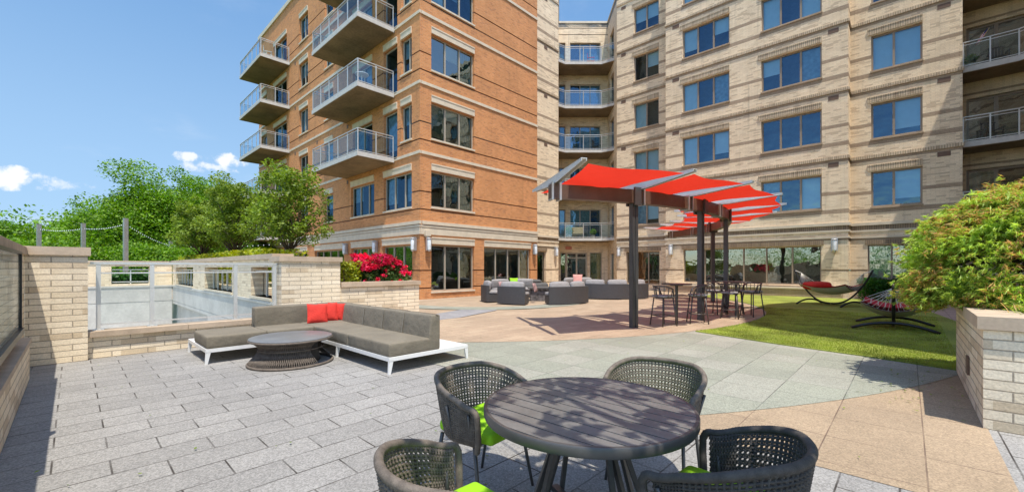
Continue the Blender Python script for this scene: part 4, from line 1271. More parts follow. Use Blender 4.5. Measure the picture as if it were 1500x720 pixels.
def make_chair(mat):
    """woven barrel chair; its open front looks along +Y"""
    t = thing('woven_chair', 'tmp', 'chair')
    A = R(100)

    def plan(s_, k=1.0):                                    # s_ in -1..1 round the back
        tt = abs(s_); sg = 1 if s_ > 0 else -1
        if tt < .72:
            a = tt / .72 * A; x = .315 * math.sin(a) ** 1.0; y = -.29 * math.cos(a)
        else:
            q = (tt - .72) / .28; x0 = .315 * math.sin(A); y0 = -.29 * math.cos(A)
            x = x0 - .012 * q; y = y0 + .12 * q
        return sg * x * k * 1.05, (y * k + (1 - k) * .02) * 1.05

    def rim(s_):
        tt = abs(s_); q = max(0, (tt - .25) / .75); q = q * q * (3 - 2 * q)
        return .785 - .125 * q

    def kz(z): return .80 + .20 * min(1, max(0, (z - .40) / .36)) ** .8
    zb = .435
    # woven shell
    mb = MB(); NS = 62; rows_ = 18
    for i in range(NS):
        s_ = -1 + 2 * (i + .5) / NS; pts = []
        for q in range(6):
            z = zb + (rim(s_) - zb) * q / 5; x, y = plan(s_, kz(z)); pts.append((x, y, z))
        mb.tube(pts, .0068, 5)
    mb.build('weave', M[mat], t, smooth='all')
    mb = MB(); NQ = 124
    for r_ in range(rows_):
        fr_ = (r_ + .6) / (rows_ + .2); pts = []
        for i in range(NQ + 1):
            s_ = -1 + 2 * i / NQ; z = zb + (rim(s_) - zb) * fr_; k = kz(z)
            ph = math.sin(PI * i + PI * r_ + PI / 2)
            off = 1 + .016 * ph
            x, y = plan(s_, k * off); pts.append((x, y, z + .002 * ph))
        mb.tube(pts, .0068, 4)
    mb.build('weave', M[mat], t, smooth='all')
    # thick wrapped rim that turns down at the front of the arms
    pts = []
    for i in range(61):
        s_ = -1 + 2 * i / 60; x, y = plan(s_); pts.append((x, y, rim(s_) + .008))
    def tail(sg):
        x, y = plan(sg); z = rim(sg)
        return [(x, y + .018, z - .004), (x * .992, y + .03, z - .03), (x * .965, y + .028, z - .09), (x * .90, y + .015, z - .18), (x * .85, y - .01, z - .26)]
    full = [p for p in reversed(tail(-1))] + pts + tail(1)
    rad = []
    full2 = []
    for i in range(len(full) - 1):
        a, b = Vector(full[i]), Vector(full[i + 1]); n_ = max(1, int((b - a).length / .006))
        for q in range(n_): full2.append(a.lerp(b, q / n_))
    full2.append(Vector(full[-1]))
    rad = [.0175 + (.0016 if i % 2 else 0) for i in range(len(full2))]
    mb = MB(); mb.tube(full2, rad, 8); mb.build('rim', M[mat], t, smooth='all')
    # seat ring, seat deck, legs
    ring_ = [(*plan(-1 + 2 * i / 40, .80), zb) for i in range(41)]
    mb = MB(); mb.tube(ring_ + [(-.1 + .1, .20, zb)] if False else ring_, .014, 6); mb.tube([ring_[0], ring_[-1]], .014, 6)
    mb.build('seat_frame', M[mat], t, smooth='all')
    mb = MB(); mb.prism([(p[0] * .97, p[1] * .97) for p in ring_], zb - .008, zb + .002); mb.build('seat_base', M[mat], t)
    for sx in (-1, 1):
        for (yy, yo, xo_) in ((.12, .20, .27), (-.16, -.25, .25)):
            mb = MB(); mb.tube([(sx * .235, yy, zb), (sx * xo_, yo, 0)], [.013, .010], 8); mb.build('leg', M['steel'], t, smooth='all')
    for sx in (-1, 1):
        p_ = plan(sx * .985, 1.0); mb = MB(); mb.tube([(p_[0] * 1.0, p_[1] - .03, .63), (sx * .245, .10, zb)], .010, 6); mb.build('arm_strut', M['steel'], t, smooth='all')
        p_ = plan(sx * .62, 1.0); mb = MB(); mb.tube([(p_[0] * 1.01, p_[1], .66), (p_[0] * .82, p_[1], zb)], .010, 6); mb.build('arm_strut', M['steel'], t, smooth='all')
    mb = MB()
    mb.rbox(-.235, .235, -.20, .255, zb + .006, zb + .08, .028, 8, .012)
    mb.build('seat_cushion', M['lime_f'], t, smooth='all')
    return t


ch = make_chair('rope'); chD = None
spots = [((-.18, 2.79), 'rope', 'woven barrel chair with lime cushion at the back left of the round table'),
         ((1.0, 2.95), 'rope', 'woven barrel chair half hidden beyond the round table, its back to the mint paving'),
         ((-.19, 1.61), 'rope', 'woven barrel chair at the near left of the round table, cut by the bottom edge'),
         ((.90, 1.77), 'ropeD', 'dark woven barrel chair at the near right of the round table')]
for i, (q, mt, lb) in enumerate(spots):
    x, y = W(*q); dx_, dy_ = TX - x, TY - y; rz = math.atan2(-dx_, dy_) + (0, .08, -.10, .06)[i]
    if mt == 'ropeD':
        o = make_chair('ropeD'); o.location = (x, y, 0); o.rotation_euler = (0, 0, rz)
    elif i == 0: o = ch; o.location = (x, y, 0); o.rotation_euler = (0, 0, rz)
    else: o = dup(ch, (x, y, 0), rz)
    tag(o, lb, None, 'woven chairs round the dining table')

# ------------------------------------------------------------------ pergola
PG = thing('pergola', 'curved dark steel pergola with aluminium rafters and red shade sails', 'pergola', (CX, CY, 0))
PG.location = (CX, CY, 0)


def pol(r, a): return (CX + r * math.cos(a), CY + r * math.sin(a))


ang = [angof(*q) for q in [(6.78, 4.53), (9.27, 3.59), (11.36, 2.85), (13.77, 2.63), (16.02, 2.88), (18.13, 3.42), (20.76, 4.57)]]
ang = [a if a < 0 else a - 2 * PI for a in ang]
ang += [ang[-1] + .17, ang[-1] + .36]
b0 = angof(*W(.86, 9.72)); b1 = ang[-1] + .03
mb = MB(); n = 60; ro, ri = 10.24, 10.02
A_ = [b0 + (b1 - b0) * i / n for i in range(n + 1)]
P = []
for a in A_:
    for (r, z) in ((ri, 3.10), (ro, 3.10), (ro, 3.42), (ri, 3.42)): P.append((*pol(r, a), z))
F = []
for i in range(n):
    for k in range(4): F.append((i * 4 + k, i * 4 + (k + 1) % 4, (i + 1) * 4 + (k + 1) % 4, (i + 1) * 4 + k))
F += [(0, 1, 2, 3), (n * 4 + 3, n * 4 + 2, n * 4 + 1, n * 4)]
mb.add(P, F); mb.build('beam', M['wood'], PG, world=True)
for q in [(3.03, 10.4), (5.47, 11.9), (7.28, 13.9), (8.55, 18.2)]:
    x, y = W(*q); a = angof(x, y); Mt = Matrix.Translation((*pol(10.13, a), 0)) @ Matrix.Rotation(a, 4, 'Z')
    mb = MB()
    mb.box(-.065, .065, -.09, -.015, 0, 3.10, Mt); mb.box(-.065, .065, .015, .09, 0, 3.10, Mt); mb.box(-.05, .05, -.015, .015, 0, 3.10, Mt)
    mb.build('post', M['steel'], PG, world=True)
    mb = MB(); mb.box(-.17, -.115, -.10, .10, 3.04, 3.48, Mt); mb.box(.115, .17, -.10, .10, 3.04, 3.48, Mt); mb.build('bracket', M['steel'], PG, world=True)
Ri, Ro = 8.40, 11.85
for i, a in enumerate(ang):
    Mt = Matrix.Translation((CX, CY, 0)) @ Matrix.Rotation(a, 4, 'Z')
    mb = MB()                                               # tapered rafter, deep over the beam
    for sg in (-1, 1):
        y0 = .05 * sg; y1 = .012 + .05 * sg
        prof = [(Ri, 3.555), (Ri, 3.60), (Ro, 3.60), (Ro, 3.555), (10.45, 3.44), (9.8, 3.44)]
        P = [Mt @ Vector((r, y0 - .006, z)) for r, z in prof] + [Mt @ Vector((r, y0 + .006, z)) for r, z in prof]
        k = len(prof); mb.add(P, [tuple(range(k)), tuple(reversed(range(k, 2 * k)))] + [(j, (j + 1) % k, k + (j + 1) % k, k + j) for j in range(k)])
    mb.box(Ri, Ro, -.062, .062, 3.601, 3.615, Mt)
    mb.build('rafter', M['alu'], PG, world=True)
    mb = MB(); mb.box(ri - CX * 0 - .025, ro + .025, -.12, -.07, 3.06, 3.46, Mt); mb.box(ri - .025, ro + .025, .07, .12, 3.06, 3.46, Mt); mb.build('bracket', M['bracket'], PG, world=True)
for i in range(len(ang) - 1):
    a, b = ang[i], ang[i + 1]; NU, NV = 14, 18; P = []
    for u in range(NU + 1):
        for v in range(NV + 1):
            s_, q = u / NU, v / NV
            w0 = math.sin(PI * q); w1 = math.sin(PI * s_)
            g0 = .13 + .17 * w0
            th0 = a + g0 / 10.1; th1 = b - g0 / 10.1
            th = th0 + (th1 - th0) * s_
            rin = Ri + .20 + .15 * w1; rout = Ro - .15 - .15 * w1
            r = rin + (rout - rin) * q
            z = 3.52 + .05 * (q - .5) - .10 * w0 * w1 + .02 * math.sin(7 * s_ + 3 * q)
            P.append((*pol(r, th), z))
    mb = MB(); m_ = NV + 1
    mb.add(P, [(i_ * m_ + j, i_ * m_ + j + 1, (i_ + 1) * m_ + j + 1, (i_ + 1) * m_ + j) for i_ in range(NU) for j in range(NV)])
    mb.build('shade_sail', M['sail'], PG, world=True, smooth='all')


# ------------------------------------------------------------------ bar tables and stools
def bar_table(loc, label):
    t = thing('bar_table', label, 'bar table', (*loc, 0), 0, 'round bar tables under the pergola')
    mb = MB(); mb.lathe([(0, 1.055), (.37, 1.055), (.385, 1.062), (.385, 1.078), (.375, 1.085), (0, 1.085)], 40); mb.build('table_top', M['greymetal'], t, smooth=True)
    mb = MB(); mb.lathe([(.038, .03), (.038, 1.055)], 14); mb.lathe([(.16, 1.03), (.16, 1.053)], 20); mb.build('post', M['greymetal'], t, smooth=True)
    mb = MB(); mb.lathe([(.27, 0), (.27, .012), (.06, .03), (.0, .032)], 30); mb.build('base', M['greymetal'], t, smooth=True)
    return t


bar_table(W(4.36, 11.05), 'round bar table with two stools beside the front pergola post')
bar_table(W(6.85, 12.75), 'round bar table ringed by stools, right of the middle pergola post')


def make_stool():
    t = thing('bar_stool', 'tmp', 'bar stool')
    mb = MB(); mb.rbox(-.215, .215, -.20, .21, .745, .80, .026, 8, .008); mb.build('seat', M['lgrey'], t, smooth='all')
    mb = MB(); mb.lathe([(.20, .715), (.225, .73), (.215, .745)], 24); mb.build('seat_frame', M['greymetal'], t, smooth='all')
    for sx in (-1, 1):
        for sy in (-1, 1):
            mb = MB(); mb.tube([(sx * .17, sy * .16, .73), (sx * .235, sy * .23, 0)], .017, 8); mb.build('leg', M['greymetal'], t, smooth='all')
    k = .27 / .73; xx, yy = .17 + .065 * .63, .16 + .07 * .63
    mb = MB()
    for z in (.27,):
        for a, b in (((-xx, -yy), (xx, -yy)), ((xx, -yy), (xx, yy)), ((xx, yy), (-xx, yy)), ((-xx, yy), (-xx, -yy))): mb.tube([(*a, z), (*b, z)], .013, 6)
    mb.build('footrest', M['greymetal'], t, smooth='all')
    for i_, (z, rr, fr) in enumerate(((1.03, .022, 1.0),)):
        pts = []
        for q in range(29):
            s_ = -1 + 2 * q / 28; a = s_ * R(125); pts.append((.265 * math.sin(a), -.245 * math.cos(a), z - .10 * max(0, abs(s_) - .45) ** 1.0 / .55 - .16 * max(0, abs(s_) - .88) / .12))
        mb = MB(); mb.tube(pts, rr, 8, flat=.8); mb.build('back_rail', M['greymetal'], t, smooth='all')
    mb = MB()
    for s_ in (-.86, -.62, -.40, -.2, 0, .2, .40, .62, .86):
        a = s_ * R(125); z = 1.03 - .10 * max(0, abs(s_) - .45) / .55
        mb.tube([(.262 * math.sin(a), -.243 * math.cos(a), z), (.215 * math.sin(a), -.20 * math.cos(a), .74)], .012 if abs(s_) > .5 else .009, 6)
    mb.build('back_spindle', M['greymetal'], t, smooth='all')
    return t


st = make_stool()
sp = [((3.92, 10.80), -1.2, 'bar stool at the left of the front bar table, nearest the front pergola post'),
      ((5.00, 11.25), 1.35, 'bar stool between the front bar table and the middle pergola post'),
      ((6.45, 12.35), -.55, 'bar stool in front of the second bar table, back turned to the turf'),
      ((7.40, 12.85), 1.9, 'bar stool at the right of the second bar table, closest to the turf'),
      ((6.55, 13.45), -2.6, 'bar stool behind the second bar table, leftmost beyond it'),
      ((7.25, 13.55), 2.7, 'bar stool at the far side of the second bar table beside the third post')]
for i, (q, rz, lb) in enumerate(sp):
    x, y = W(*q)
    if i == 0: o = st; o.location = (x, y, 0); o.rotation_euler = (0, 0, rz - .8)
    else: o = dup(st, (x, y, 0), rz - .8)
    tag(o, lb, None, 'bar stools under the pergola')


# ------------------------------------------------------------------ lounge seating
def csofa(name, c, a0, a1, label, group, rin=1.75, rout=2.55, zb=.74, pil=()):
    """curved rattan sofa piece; angles in the camera-plan (0 = right, 90 = away)"""
    x, y = W(*c); rot = R(-46.49)
    t = thing(name, label, 'sofa', (x, y, 0), rot, group)
    A0, A1 = R(a0), R(a1); n = 14

    def band(mb, r0, r1, z0, z1, e0=A0, e1=A1):
        P = []; 
        for i in range(n + 1):
            a = e0 + (e1 - e0) * i / n
            for (r, z) in ((r0, z0), (r1, z0), (r1, z1), (r0, z1)): P.append((r * math.cos(a), r * math.sin(a), z))
        F = [(i * 4 + k, i * 4 + (k + 1) % 4, i * 4 + 4 + (k + 1) % 4, i * 4 + 4 + k) for i in range(n) for k in range(4)]
        F += [(3, 2, 1, 0), (n * 4, n * 4 + 1, n * 4 + 2, n * 4 + 3)]
        mb.add(P, F)
    mb = MB(); band(mb, rin, rout - .13, .04, .36); mb.build('base', M['rattan'], t)
    mb = MB(); band(mb, rout - .128, rout, .04, zb); mb.build('backrest', M['rattan'], t)
    k = max(1, round((A1 - A0) * 2.1 / 1.0))
    for i in range(k):
        e0 = A0 + (A1 - A0) * i / k + .006; e1 = A0 + (A1 - A0) * (i + 1) / k - .006
        am = (e0 + e1) / 2; L = (e1 - e0) * 2.1
        Mt = Matrix.Rotation(am, 4, 'Z') @ Matrix.Translation((0, 0, 0))
        mb = MB(); mb.rbox(rin + .01, rout - .14, -L / 2 * .97, L / 2 * .97, .365, .50, .05, 8, .02, Mt); mb.build('seat_cushion', M['lgrey'], t, smooth='all')
        Mt2 = Mt @ Matrix.Translation((rout - .22, 0, .72)) @ Matrix.Rotation(R(-12), 4, 'Y')
        mb = MB(); mb.rbox(-.09, .09, -L / 2 * 1.0, L / 2 * 1.0, -.21, .20, .07, 8, .035, Mt2); mb.build('back_cushion', M['lgrey'], t, smooth='all')
    return t


gA = 'curved grey rattan lounge sofas'
csofa('curved_sofa', (1.13, 19.1), -82, -34, 'long curved grey rattan sofa seen from behind, front middle of the lounge', gA)
csofa('curved_sofa', (1.13, 19.1), -133, -104, 'short grey rattan sofa section seen from behind, left of the long curved one', gA)
csofa('curved_sofa', (1.13, 19.1), -176, -150, 'grey rattan sofa section at the far left end of the lounge by the brick wall', gA)
csofa('curved_sofa', (1.13, 19.1), 88, 150, 'pale cushioned sofa facing us behind the fire pit, in front of the brick building window', gA, 1.9, 2.7)
csofa('curved_sofa', (5.0, 22.2), -128, -52, 'long curved grey rattan sofa behind the front pergola post', gA, 1.8, 2.6)
csofa('curved_sofa', (5.0, 22.2), 96, 150, 'pale cushioned sofa with pink pillow facing us before the entrance doors', gA, 1.8, 2.6)
x, y = W(1.25, 19.2)
t = thing('fire_pit', 'dark square fire pit with mottled stone sides among the rattan sofas', 'fire pit', (x, y, 0), R(-46.49))
M['pit'] = plain('mottled_stone', (0.11, 0.10, 0.10), 0.7, var=.8, scale=9, bump=.8, bscale=20)
mb = MB(); mb.box(-.42, .42, -.42, .42, 0, .56); mb.build('body', M['pit'], t)
mb = MB(); mb.box(-.52, .52, -.52, .52, .562, .62); mb.build('top', M['dgrey'], t)
x, y = W(1.1, 21.9)
t = thing('covered_ottoman', 'ottoman under a slumped dark grey cover behind the front lounge', 'ottoman', (x, y, 0), R(-40))
mb = MB(); mb.rbox(-.75, .75, -.4, .4, .05, .72, .12, 10, .03); mb.build('cover', M['dgrey'], t, smooth='all')
mb = MB(); mb.rbox(-.55, .4, -.33, .33, .71, .88, .08, 10, .03); mb.build('folded_cushion', M['dgrey'], t, smooth='all')
def pw(c, z, w, mat, label, rz=0, rx=-.3): x, y = W(*c); pillow((x, y, z), rx, 0, R(-46.49) + rz, w, mat, label, 'throw pillows in the lounge')
M['patt'] = plain('patterned_pillow', (0.36, 0.22, 0.21), 0.9, var=.6, scale=9)
M['pinkf'] = plain('faded_pink_fabric', (0.62, 0.30, 0.26), 0.85)
pw((-.42, 18.35), .70, .42, 'patt', 'patterned grey and red pillow on the leftmost lounge section', .9)
pw((.1, 21.3), .78, .42, 'lime_f', 'lime green pillow on the pale sofa behind the fire pit', .1)
pw((3.75, 23.9), .86, .55, 'pinkf', 'faded pink pillow on the sofa before the entrance doors', -.3)
pw((.98, 17.9), .66, .4, 'patt', 'small patterned pillow at the open end of the short rattan section', 1.2)


# ------------------------------------------------------------------ hammocks
def hammock(c, ax, label_s, label_h, half, hmax, mat, W2, both, name_g, zc=.62, tipz=1.32, pillowy=False):
    """stand with two crosswise feet and upswept arms; the hammock bed is hung between its tips"""
    x, y = W(*c); dx_, dy_ = W(*ax); rz = math.atan2(dy_, dx_)
    t = thing('hammock_stand', label_s, 'hammock stand', (x, y, 0), rz, 'hammock stands on the turf')
    K = 28; fp = .62 * half
    for sg in (-1, 1):
        mb = MB()
        pts = []
        for q in range(K + 1):
            s_ = q / K; xx = sg * (.02 + s_ * (half - .02)); z = .10 + (tipz - .10) * s_ ** 2.3; pts.append((xx, 0, z))
        mb.tube(pts, .034, 8); mb.build('arm', M['black'], t, smooth='all')
        mb = MB(); pts = []
        for q in range(15):
            s_ = -1 + 2 * q / 14; pts.append((sg * fp * .92, s_ * .76, .045 + .17 * (1 - s_ * s_)))
        mb.tube(pts, .034, 8); mb.build('foot', M['black'], t, smooth='all')
    h = thing('hammock', label_h, 'hammock', (x, y, zc), rz, 'hammocks on the turf')
    NU, NV = 26, 12; L2 = half * .60
    P = []
    for u in range(NU + 1):
        for v in range(NV + 1):
            s_ = -1 + 2 * u / NU; q = -1 + 2 * v / NV
            wdt = W2 * (1 - .06 * s_ * s_)
            z = .13 * s_ * s_ - .17 * (1 - q * q) * (1 - .35 * s_ * s_) + .16 * q * q * .6
            P.append((s_ * L2, q * wdt, z))
    m_ = NV + 1; F = [(i * m_ + j, (i + 1) * m_ + j, (i + 1) * m_ + j + 1, i * m_ + j + 1) for i in range(NU) for j in range(NV)]
    mb = MB(); mb.add(P, F); mb.build('bed', M['cream_f'], h, smooth='all')
    Q = [(p[0] * .97, p[1] * .965, p[2] + .035 + ((.13 if pillowy else .06) * (1 - (p[1] / W2) ** 2))) for p in P]
    mb = MB(); mb.add(Q, F); mb.build('quilt', M[mat], h, smooth='all')
    for sg in (-1, 1):
        mb = MB()
        u = NU if sg > 0 else 0
        for v in range(0, NV + 1):
            for dd in (0,):
                if v + dd > NV: continue
                p = Vector(P[u * m_ + v]); p2 = Vector(P[u * m_ + min(NV, v + 1)]); p = p.lerp(p2, dd)
                e = Vector((sg * (half - .30), 0, tipz - zc - .14)); mb.tube([p, e], .005, 4)
        e = Vector((sg * (half - .30), 0, tipz - zc - .14)); mb.tube([e, (sg * half, 0, tipz - zc - .02)], .012, 5)
        mb.build('cords', M['ropeW'], h)
    for sg in (-1, 1):
        u = NU if sg > 0 else 0
        mb = MB(); mb.tube([P[u * m_ + v] for v in range(NV + 1)], .017, 6); mb.build('spreader_bar', M['wood'], h, smooth='all')
    if pillowy:
        mb = MB(); mb.rbox(-L2 * .95, -L2 * .25, -.50, .50, .02, .30, .12, 10, .03); mb.build('pillow', M['redfab'], h, smooth='all')
    return t


hammock((12.6, 16.5), (.35, -.94), 'black curved hammock stand nearest the building windows', 'red quilted hammock slung by the cream bay windows', 1.45, 1, 'redfab', .58, True, '', tipz=1.42, pillowy=True)
hammock((9.42, 10.3), (.674, .739), 'black curved hammock stand beneath the maple branches', 'red striped hammock partly hidden by the laceleaf maple', 1.42, 1, 'stripe', .62, True, '', zc=.46, tipz=1.1)

# ------------------------------------------------------------------ vegetation
def leaves(C, l, wd, rng, up=0.5, droop=None, mat='leafA', name='crown', parent=None, off=(0, 0, 0), long_=False):
    """C: N x 3 leaf positions; every leaf is one folded rhombus, tilted at random"""
    N = len(C)
    nrm = rng.normal(size=(N, 3)); nrm[:, 2] = np.abs(nrm[:, 2]) + up; nrm /= np.linalg.norm(nrm, axis=1)[:, None]
    t = rng.normal(size=(N, 3))
    if droop is not None: t = droop + rng.normal(0, .45, size=(N, 3))
    t -= nrm * (t * nrm).sum(1)[:, None]; t /= np.linalg.norm(t, axis=1)[:, None] + 1e-9
    b = np.cross(nrm, t)
    s = (0.65 + 0.7 * rng.random(N))[:, None]
    V = np.empty((N, 4, 3))
    V[:, 0] = C - t * l * s * .5; V[:, 2] = C + t * l * s * .5
    V[:, 1] = C + b * wd * s * .5 + nrm * wd * .12; V[:, 3] = C - b * wd * s * .5 + nrm * wd * .12
    return rawmesh(name, V, M[mat], parent, off)


def blob(rng, N, c, r, shell=0.5, flat=1.0):
    d = rng.normal(size=(N, 3)); d /= np.linalg.norm(d, axis=1)[:, None]
    rad = (shell + (1 - shell) * rng.random(N) ** .6) * (1 + .07 * np.clip(rng.normal(size=N), -2, 2))
    return np.array(c) + d * rad[:, None] * np.array((r, r, r * flat))


def tree(name, label, cat, base, h, trunk_h, rad, nclump, nleaf, l, wd, mat, seed, group=None, crown_r=None, flat=.62, trunk_r=.09, cs=.34, top=None, low=0.0, lean=(0, 0)):
    rg = np.random.default_rng(seed); rnd = random.Random(seed)
    t = thing(name, label, cat, base, 0, group)
    H = h - trunk_h * .8; cz = trunk_h + (h - trunk_h) * .46
    ph = [rnd.random() * 6.28 for _ in range(3)]
    cl = []
    for i in range(nclump):
        # clump centres on uneven shells
        g = i * 2.39996; z = -1 + 2 * (i + .5) / nclump
        rr = (1 - z * z) ** (.5 if z < 0 else .36)
        k = (.62 + .33 * rnd.random()) * (1 + .16 * math.sin(3 * g + ph[0]) + .10 * math.sin(5 * z + ph[1]))
        if z < -.55: k *= .8
        zz = cz + z * (h - trunk_h) * .5 * k
        taper = 1.0 - .25 * max(0, z)
        cl.append((rr * math.cos(g) * rad * k * taper + lean[0] * (zz - trunk_h), rr * math.sin(g) * rad * k * taper + lean[1] * (zz - trunk_h), zz, rad * cs * (.65 + .65 * rnd.random())))
    for i in range(nclump // 2):
        a = rnd.random() * 6.28; k = rnd.random() * .6
        cl.append((rad * k * math.cos(a), rad * k * math.sin(a), cz + (rnd.random() - .3) * (h - trunk_h) * .58, rad * cs * .95))
    A = np.array(cl); wts = A[:, 3] ** 2; wts /= wts.sum()
    cnt = (wts * nleaf).astype(int) + 1
    pts = [blob(rg, c_, a[:3], a[3], .35, flat) for a, c_ in zip(A, cnt)]
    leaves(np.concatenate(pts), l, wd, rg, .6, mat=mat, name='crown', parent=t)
    mb = MB()
    zs = [0, .15 * h, trunk_h, cz, h * .86]
    mb.tube([(lean[0] * max(0, z - trunk_h) + .02 * h * math.sin(i * 1.7 + seed) * .3, lean[1] * max(0, z - trunk_h) + .02 * h * math.cos(i * 2.1) * .3, z) for i, z in enumerate(zs)],
            [trunk_r * 1.35, trunk_r, trunk_r * .85, trunk_r * .5, trunk_r * .12], 10)
    mb.build('trunk', M['bark'], t, smooth='all')
    mb = MB()
    for a in cl[::2][:26]:
        z0_ = trunk_h * .9 + (a[2] - trunk_h) * .35 * rnd.random()
        z0_ = max(trunk_h * .8, min(z0_, a[2] - .05))
        m_ = (a[0] * .5 + rnd.uniform(-.1, .1) * rad, a[1] * .5 + rnd.uniform(-.1, .1) * rad, z0_ + (a[2] - z0_) * .62)
        mb.tube([(0, 0, z0_), m_, a[:3]], [trunk_r * .42, trunk_r * .25, trunk_r * .07], 6)
    mb.build('branch', M['bark'], t, smooth='all')
    return t


def at(px, f, z=0): x, y = W((px - 750) / 611 * f, f); return (x, y, z)


g1 = 'street trees on the side terrace'
tree('street_tree', 'small street tree nearest the brick building, standing right behind the tall pier', 'tree', at(425, 14.2, .6), 4.5, 1.4, 1.36, 64, 10500, .10, .058, 'leafA', 11, g1, trunk_r=.055, flat=.7, cs=.23)
tree('street_tree', 'small street tree in the middle of the row of three by the brick block', 'tree', at(345, 17.2, .6), 4.6, 1.55, 1.45, 60, 12500, .105, .06, 'leafA', 12, g1, trunk_r=.065, flat=.7, cs=.25)
tree('street_tree', 'small street tree at the left end of the row above the yellow green shrubs', 'tree', at(296, 19.5, .6), 4.2, 1.5, 1.32, 56, 12000, .11, .062, 'leafA', 13, g1, trunk_r=.065, flat=.7, cs=.25)
# planting box below them
t = tag(thing('tree_planter', None, None, (4.9, 20, 0)), 'long brick planting box under the row of street trees', 'planter')
mb = MB(); mb.box(3.6, 6.6, 13.5, 27.5, 0, .9); mb.build('wall', M['cream'], t, world=True)

g2 = 'big trees of the park beyond the terrace'
big = [(222, 38, 14.4, 4.8, 'broad tall green tree with the highest crown, left of the building', 9), (148, 39, 11.4, 3.8, 'rounded green tree left of the tallest one, above the light posts', 8),
       (298, 44, 15.6, 4.3, 'tall green tree between the highest crown and the brick balconies', 7), (352, 46, 14.6, 4.0, 'green tree close to the left edge of the brick building', 6),
       (150, 33, 7.4, 2.8, 'low bushy green tree behind the second light post', 5), (232, 31, 7.4, 2.8, 'low bushy green tree behind the short light post', 14)]
for px, f_, h_, r_, lb, sd_ in big:
    tree('park_tree', lb, 'tree', at(px, f_, -4.2), h_, 3.2, r_, 84, 78000 if f_ > 36 else 56000, .0052 * f_, .0034 * f_, 'leafB', sd_, g2, trunk_r=.28, flat=.7, cs=.34)
far = [(-40, 46, 10.3, 4.0), (22, 52, 11.6, 4.5), (75, 55, 11.6, 4.5), (-5, 36, 7.8, 3.0), (60, 36, 7.8, 3.0), (108, 60, 11.8, 4.6), (-110, 48, 9.4, 4.6), (-190, 42, 9.4, 4.8), (300, 36, 8.5, 3.4), (365, 33, 8.3, 3.0)]
fl_ = ['leftmost green tree on the horizon, cut by the photo edge', 'rounded green tree on the left horizon, second from the edge', 'rounded green tree above the leftmost light post', 'low dense tree behind the left brick pier', 'low dense tree between the two left light posts',
       'distant tree seen just left of the rounded tree by the posts', 'tree of the park outside the left edge', 'tree of the park far outside the left edge', 'low dense tree behind the leftmost street tree', 'low dense tree behind the middle street tree']
for i, ((px, f_, h_, r_), lb) in enumerate(zip(far, fl_)):
    tree('park_tree', lb, 'tree', at(px, f_, -4.2), h_, 2.4, r_, 44, 42000, .0043 * f_, .0028 * f_, 'leafB', 40 + i, g2, trunk_r=.22, flat=.7, cs=.34)
# a belt of woods on the horizon
rg = np.random.default_rng(77); pts = []
for i in range(200):
    a = R(rg.uniform(-85, 10)); d = rg.uniform(70, 130)
    x, y = W(math.sin(a) * d, math.cos(a) * d)
    hh = rg.uniform(10.5, 13.5); pts.append(blob(rg, 1900, (x, y, -4.2 + hh * .55), hh * .5, .5, .95))
for i in range(90):                                      # woods behind the camera that the windows mirror
    a = R(rg.uniform(110, 250)); d = rg.uniform(30, 70); hh = rg.uniform(8, 14)
    x, y = W(math.sin(a) * d, math.cos(a) * d)
    if x > -8: continue
    pts.append(blob(rg, 500, (x, y, -4.2 + hh * .55), hh * .5, .5, .95))
tag(leaves(np.concatenate(pts), .40, .27, rg, .5, mat='leafB', name='distant_woods'), 'distant belt of green woods along the horizon', 'woods', kind='stuff')


def hedge(name, label, box, n, l, wd, mat, seed, cat='hedge', flowers=None, lump=.18):
    x0, x1, y0, y1, z0, z1 = box; rg = np.random.default_rng(seed)
    t = thing(name, label, cat, ((x0 + x1) / 2, (y0 + y1) / 2, z0))
    P = np.stack([rg.uniform(x0, x1, n), rg.uniform(y0, y1, n), np.zeros(n)], 1)
    topz = z1 - lump * (1 - np.abs(np.sin(P[:, 0] * 3.1 + seed) * np.cos(P[:, 1] * 2.7 + seed))) * rg.uniform(.4, 1, n)
    P[:, 2] = z0 + (topz - z0) * rg.random(n) ** .55
    k = rg.random(n) < .4
    P[k, 0] += rg.normal(0, .06, k.sum()); P[k, 1] += rg.normal(0, .06, k.sum())
    leaves(P, l, wd, rg, .4, mat=mat, name='foliage', parent=t, off=tuple(t.location))
    mb = MB()
    for i in range(24):
        x, y = rg.uniform(x0 + .1, x1 - .1), rg.uniform(y0 + .05, y1 - .05); mb.tube([(x, y, z0 - .02), (x + rg.normal(0, .05), y + rg.normal(0, .05), z0 + (z1 - z0) * .7)], [.012, .005], 4)
    mb.build('stem', M['bark'], t, world=True)
    return t


hedge('yellow_shrub', 'row of yellow green shrubs on the planting box under the street trees', (3.7, 5.2, 14.0, 27, .9, 2.15), 15000, .13, .06, 'leafD', 1, 'shrub')
hedge('clipped_hedge', 'clipped dark green hedge seen through the opening in the far ramp wall', (-14, 2.9, 25.6, 26.6, .0, 1.32), 26000, .14, .09, 'leafF', 2)
hedge('clipped_hedge', 'dark green hedge against the building behind the striped hammock', (25.3, 26.8, -1.6, 1.7, 0, 1.05), 13000, .09, .055, 'leafF', 3)
hedge('yellow_shrub', 'yellow green shrub in the brick planter just left of the roses', (4.5, 5.02, 10.05, 11.2, 1.0, 1.74), 4200, .085, .04, 'leafD', 4, 'shrub', lump=.25)
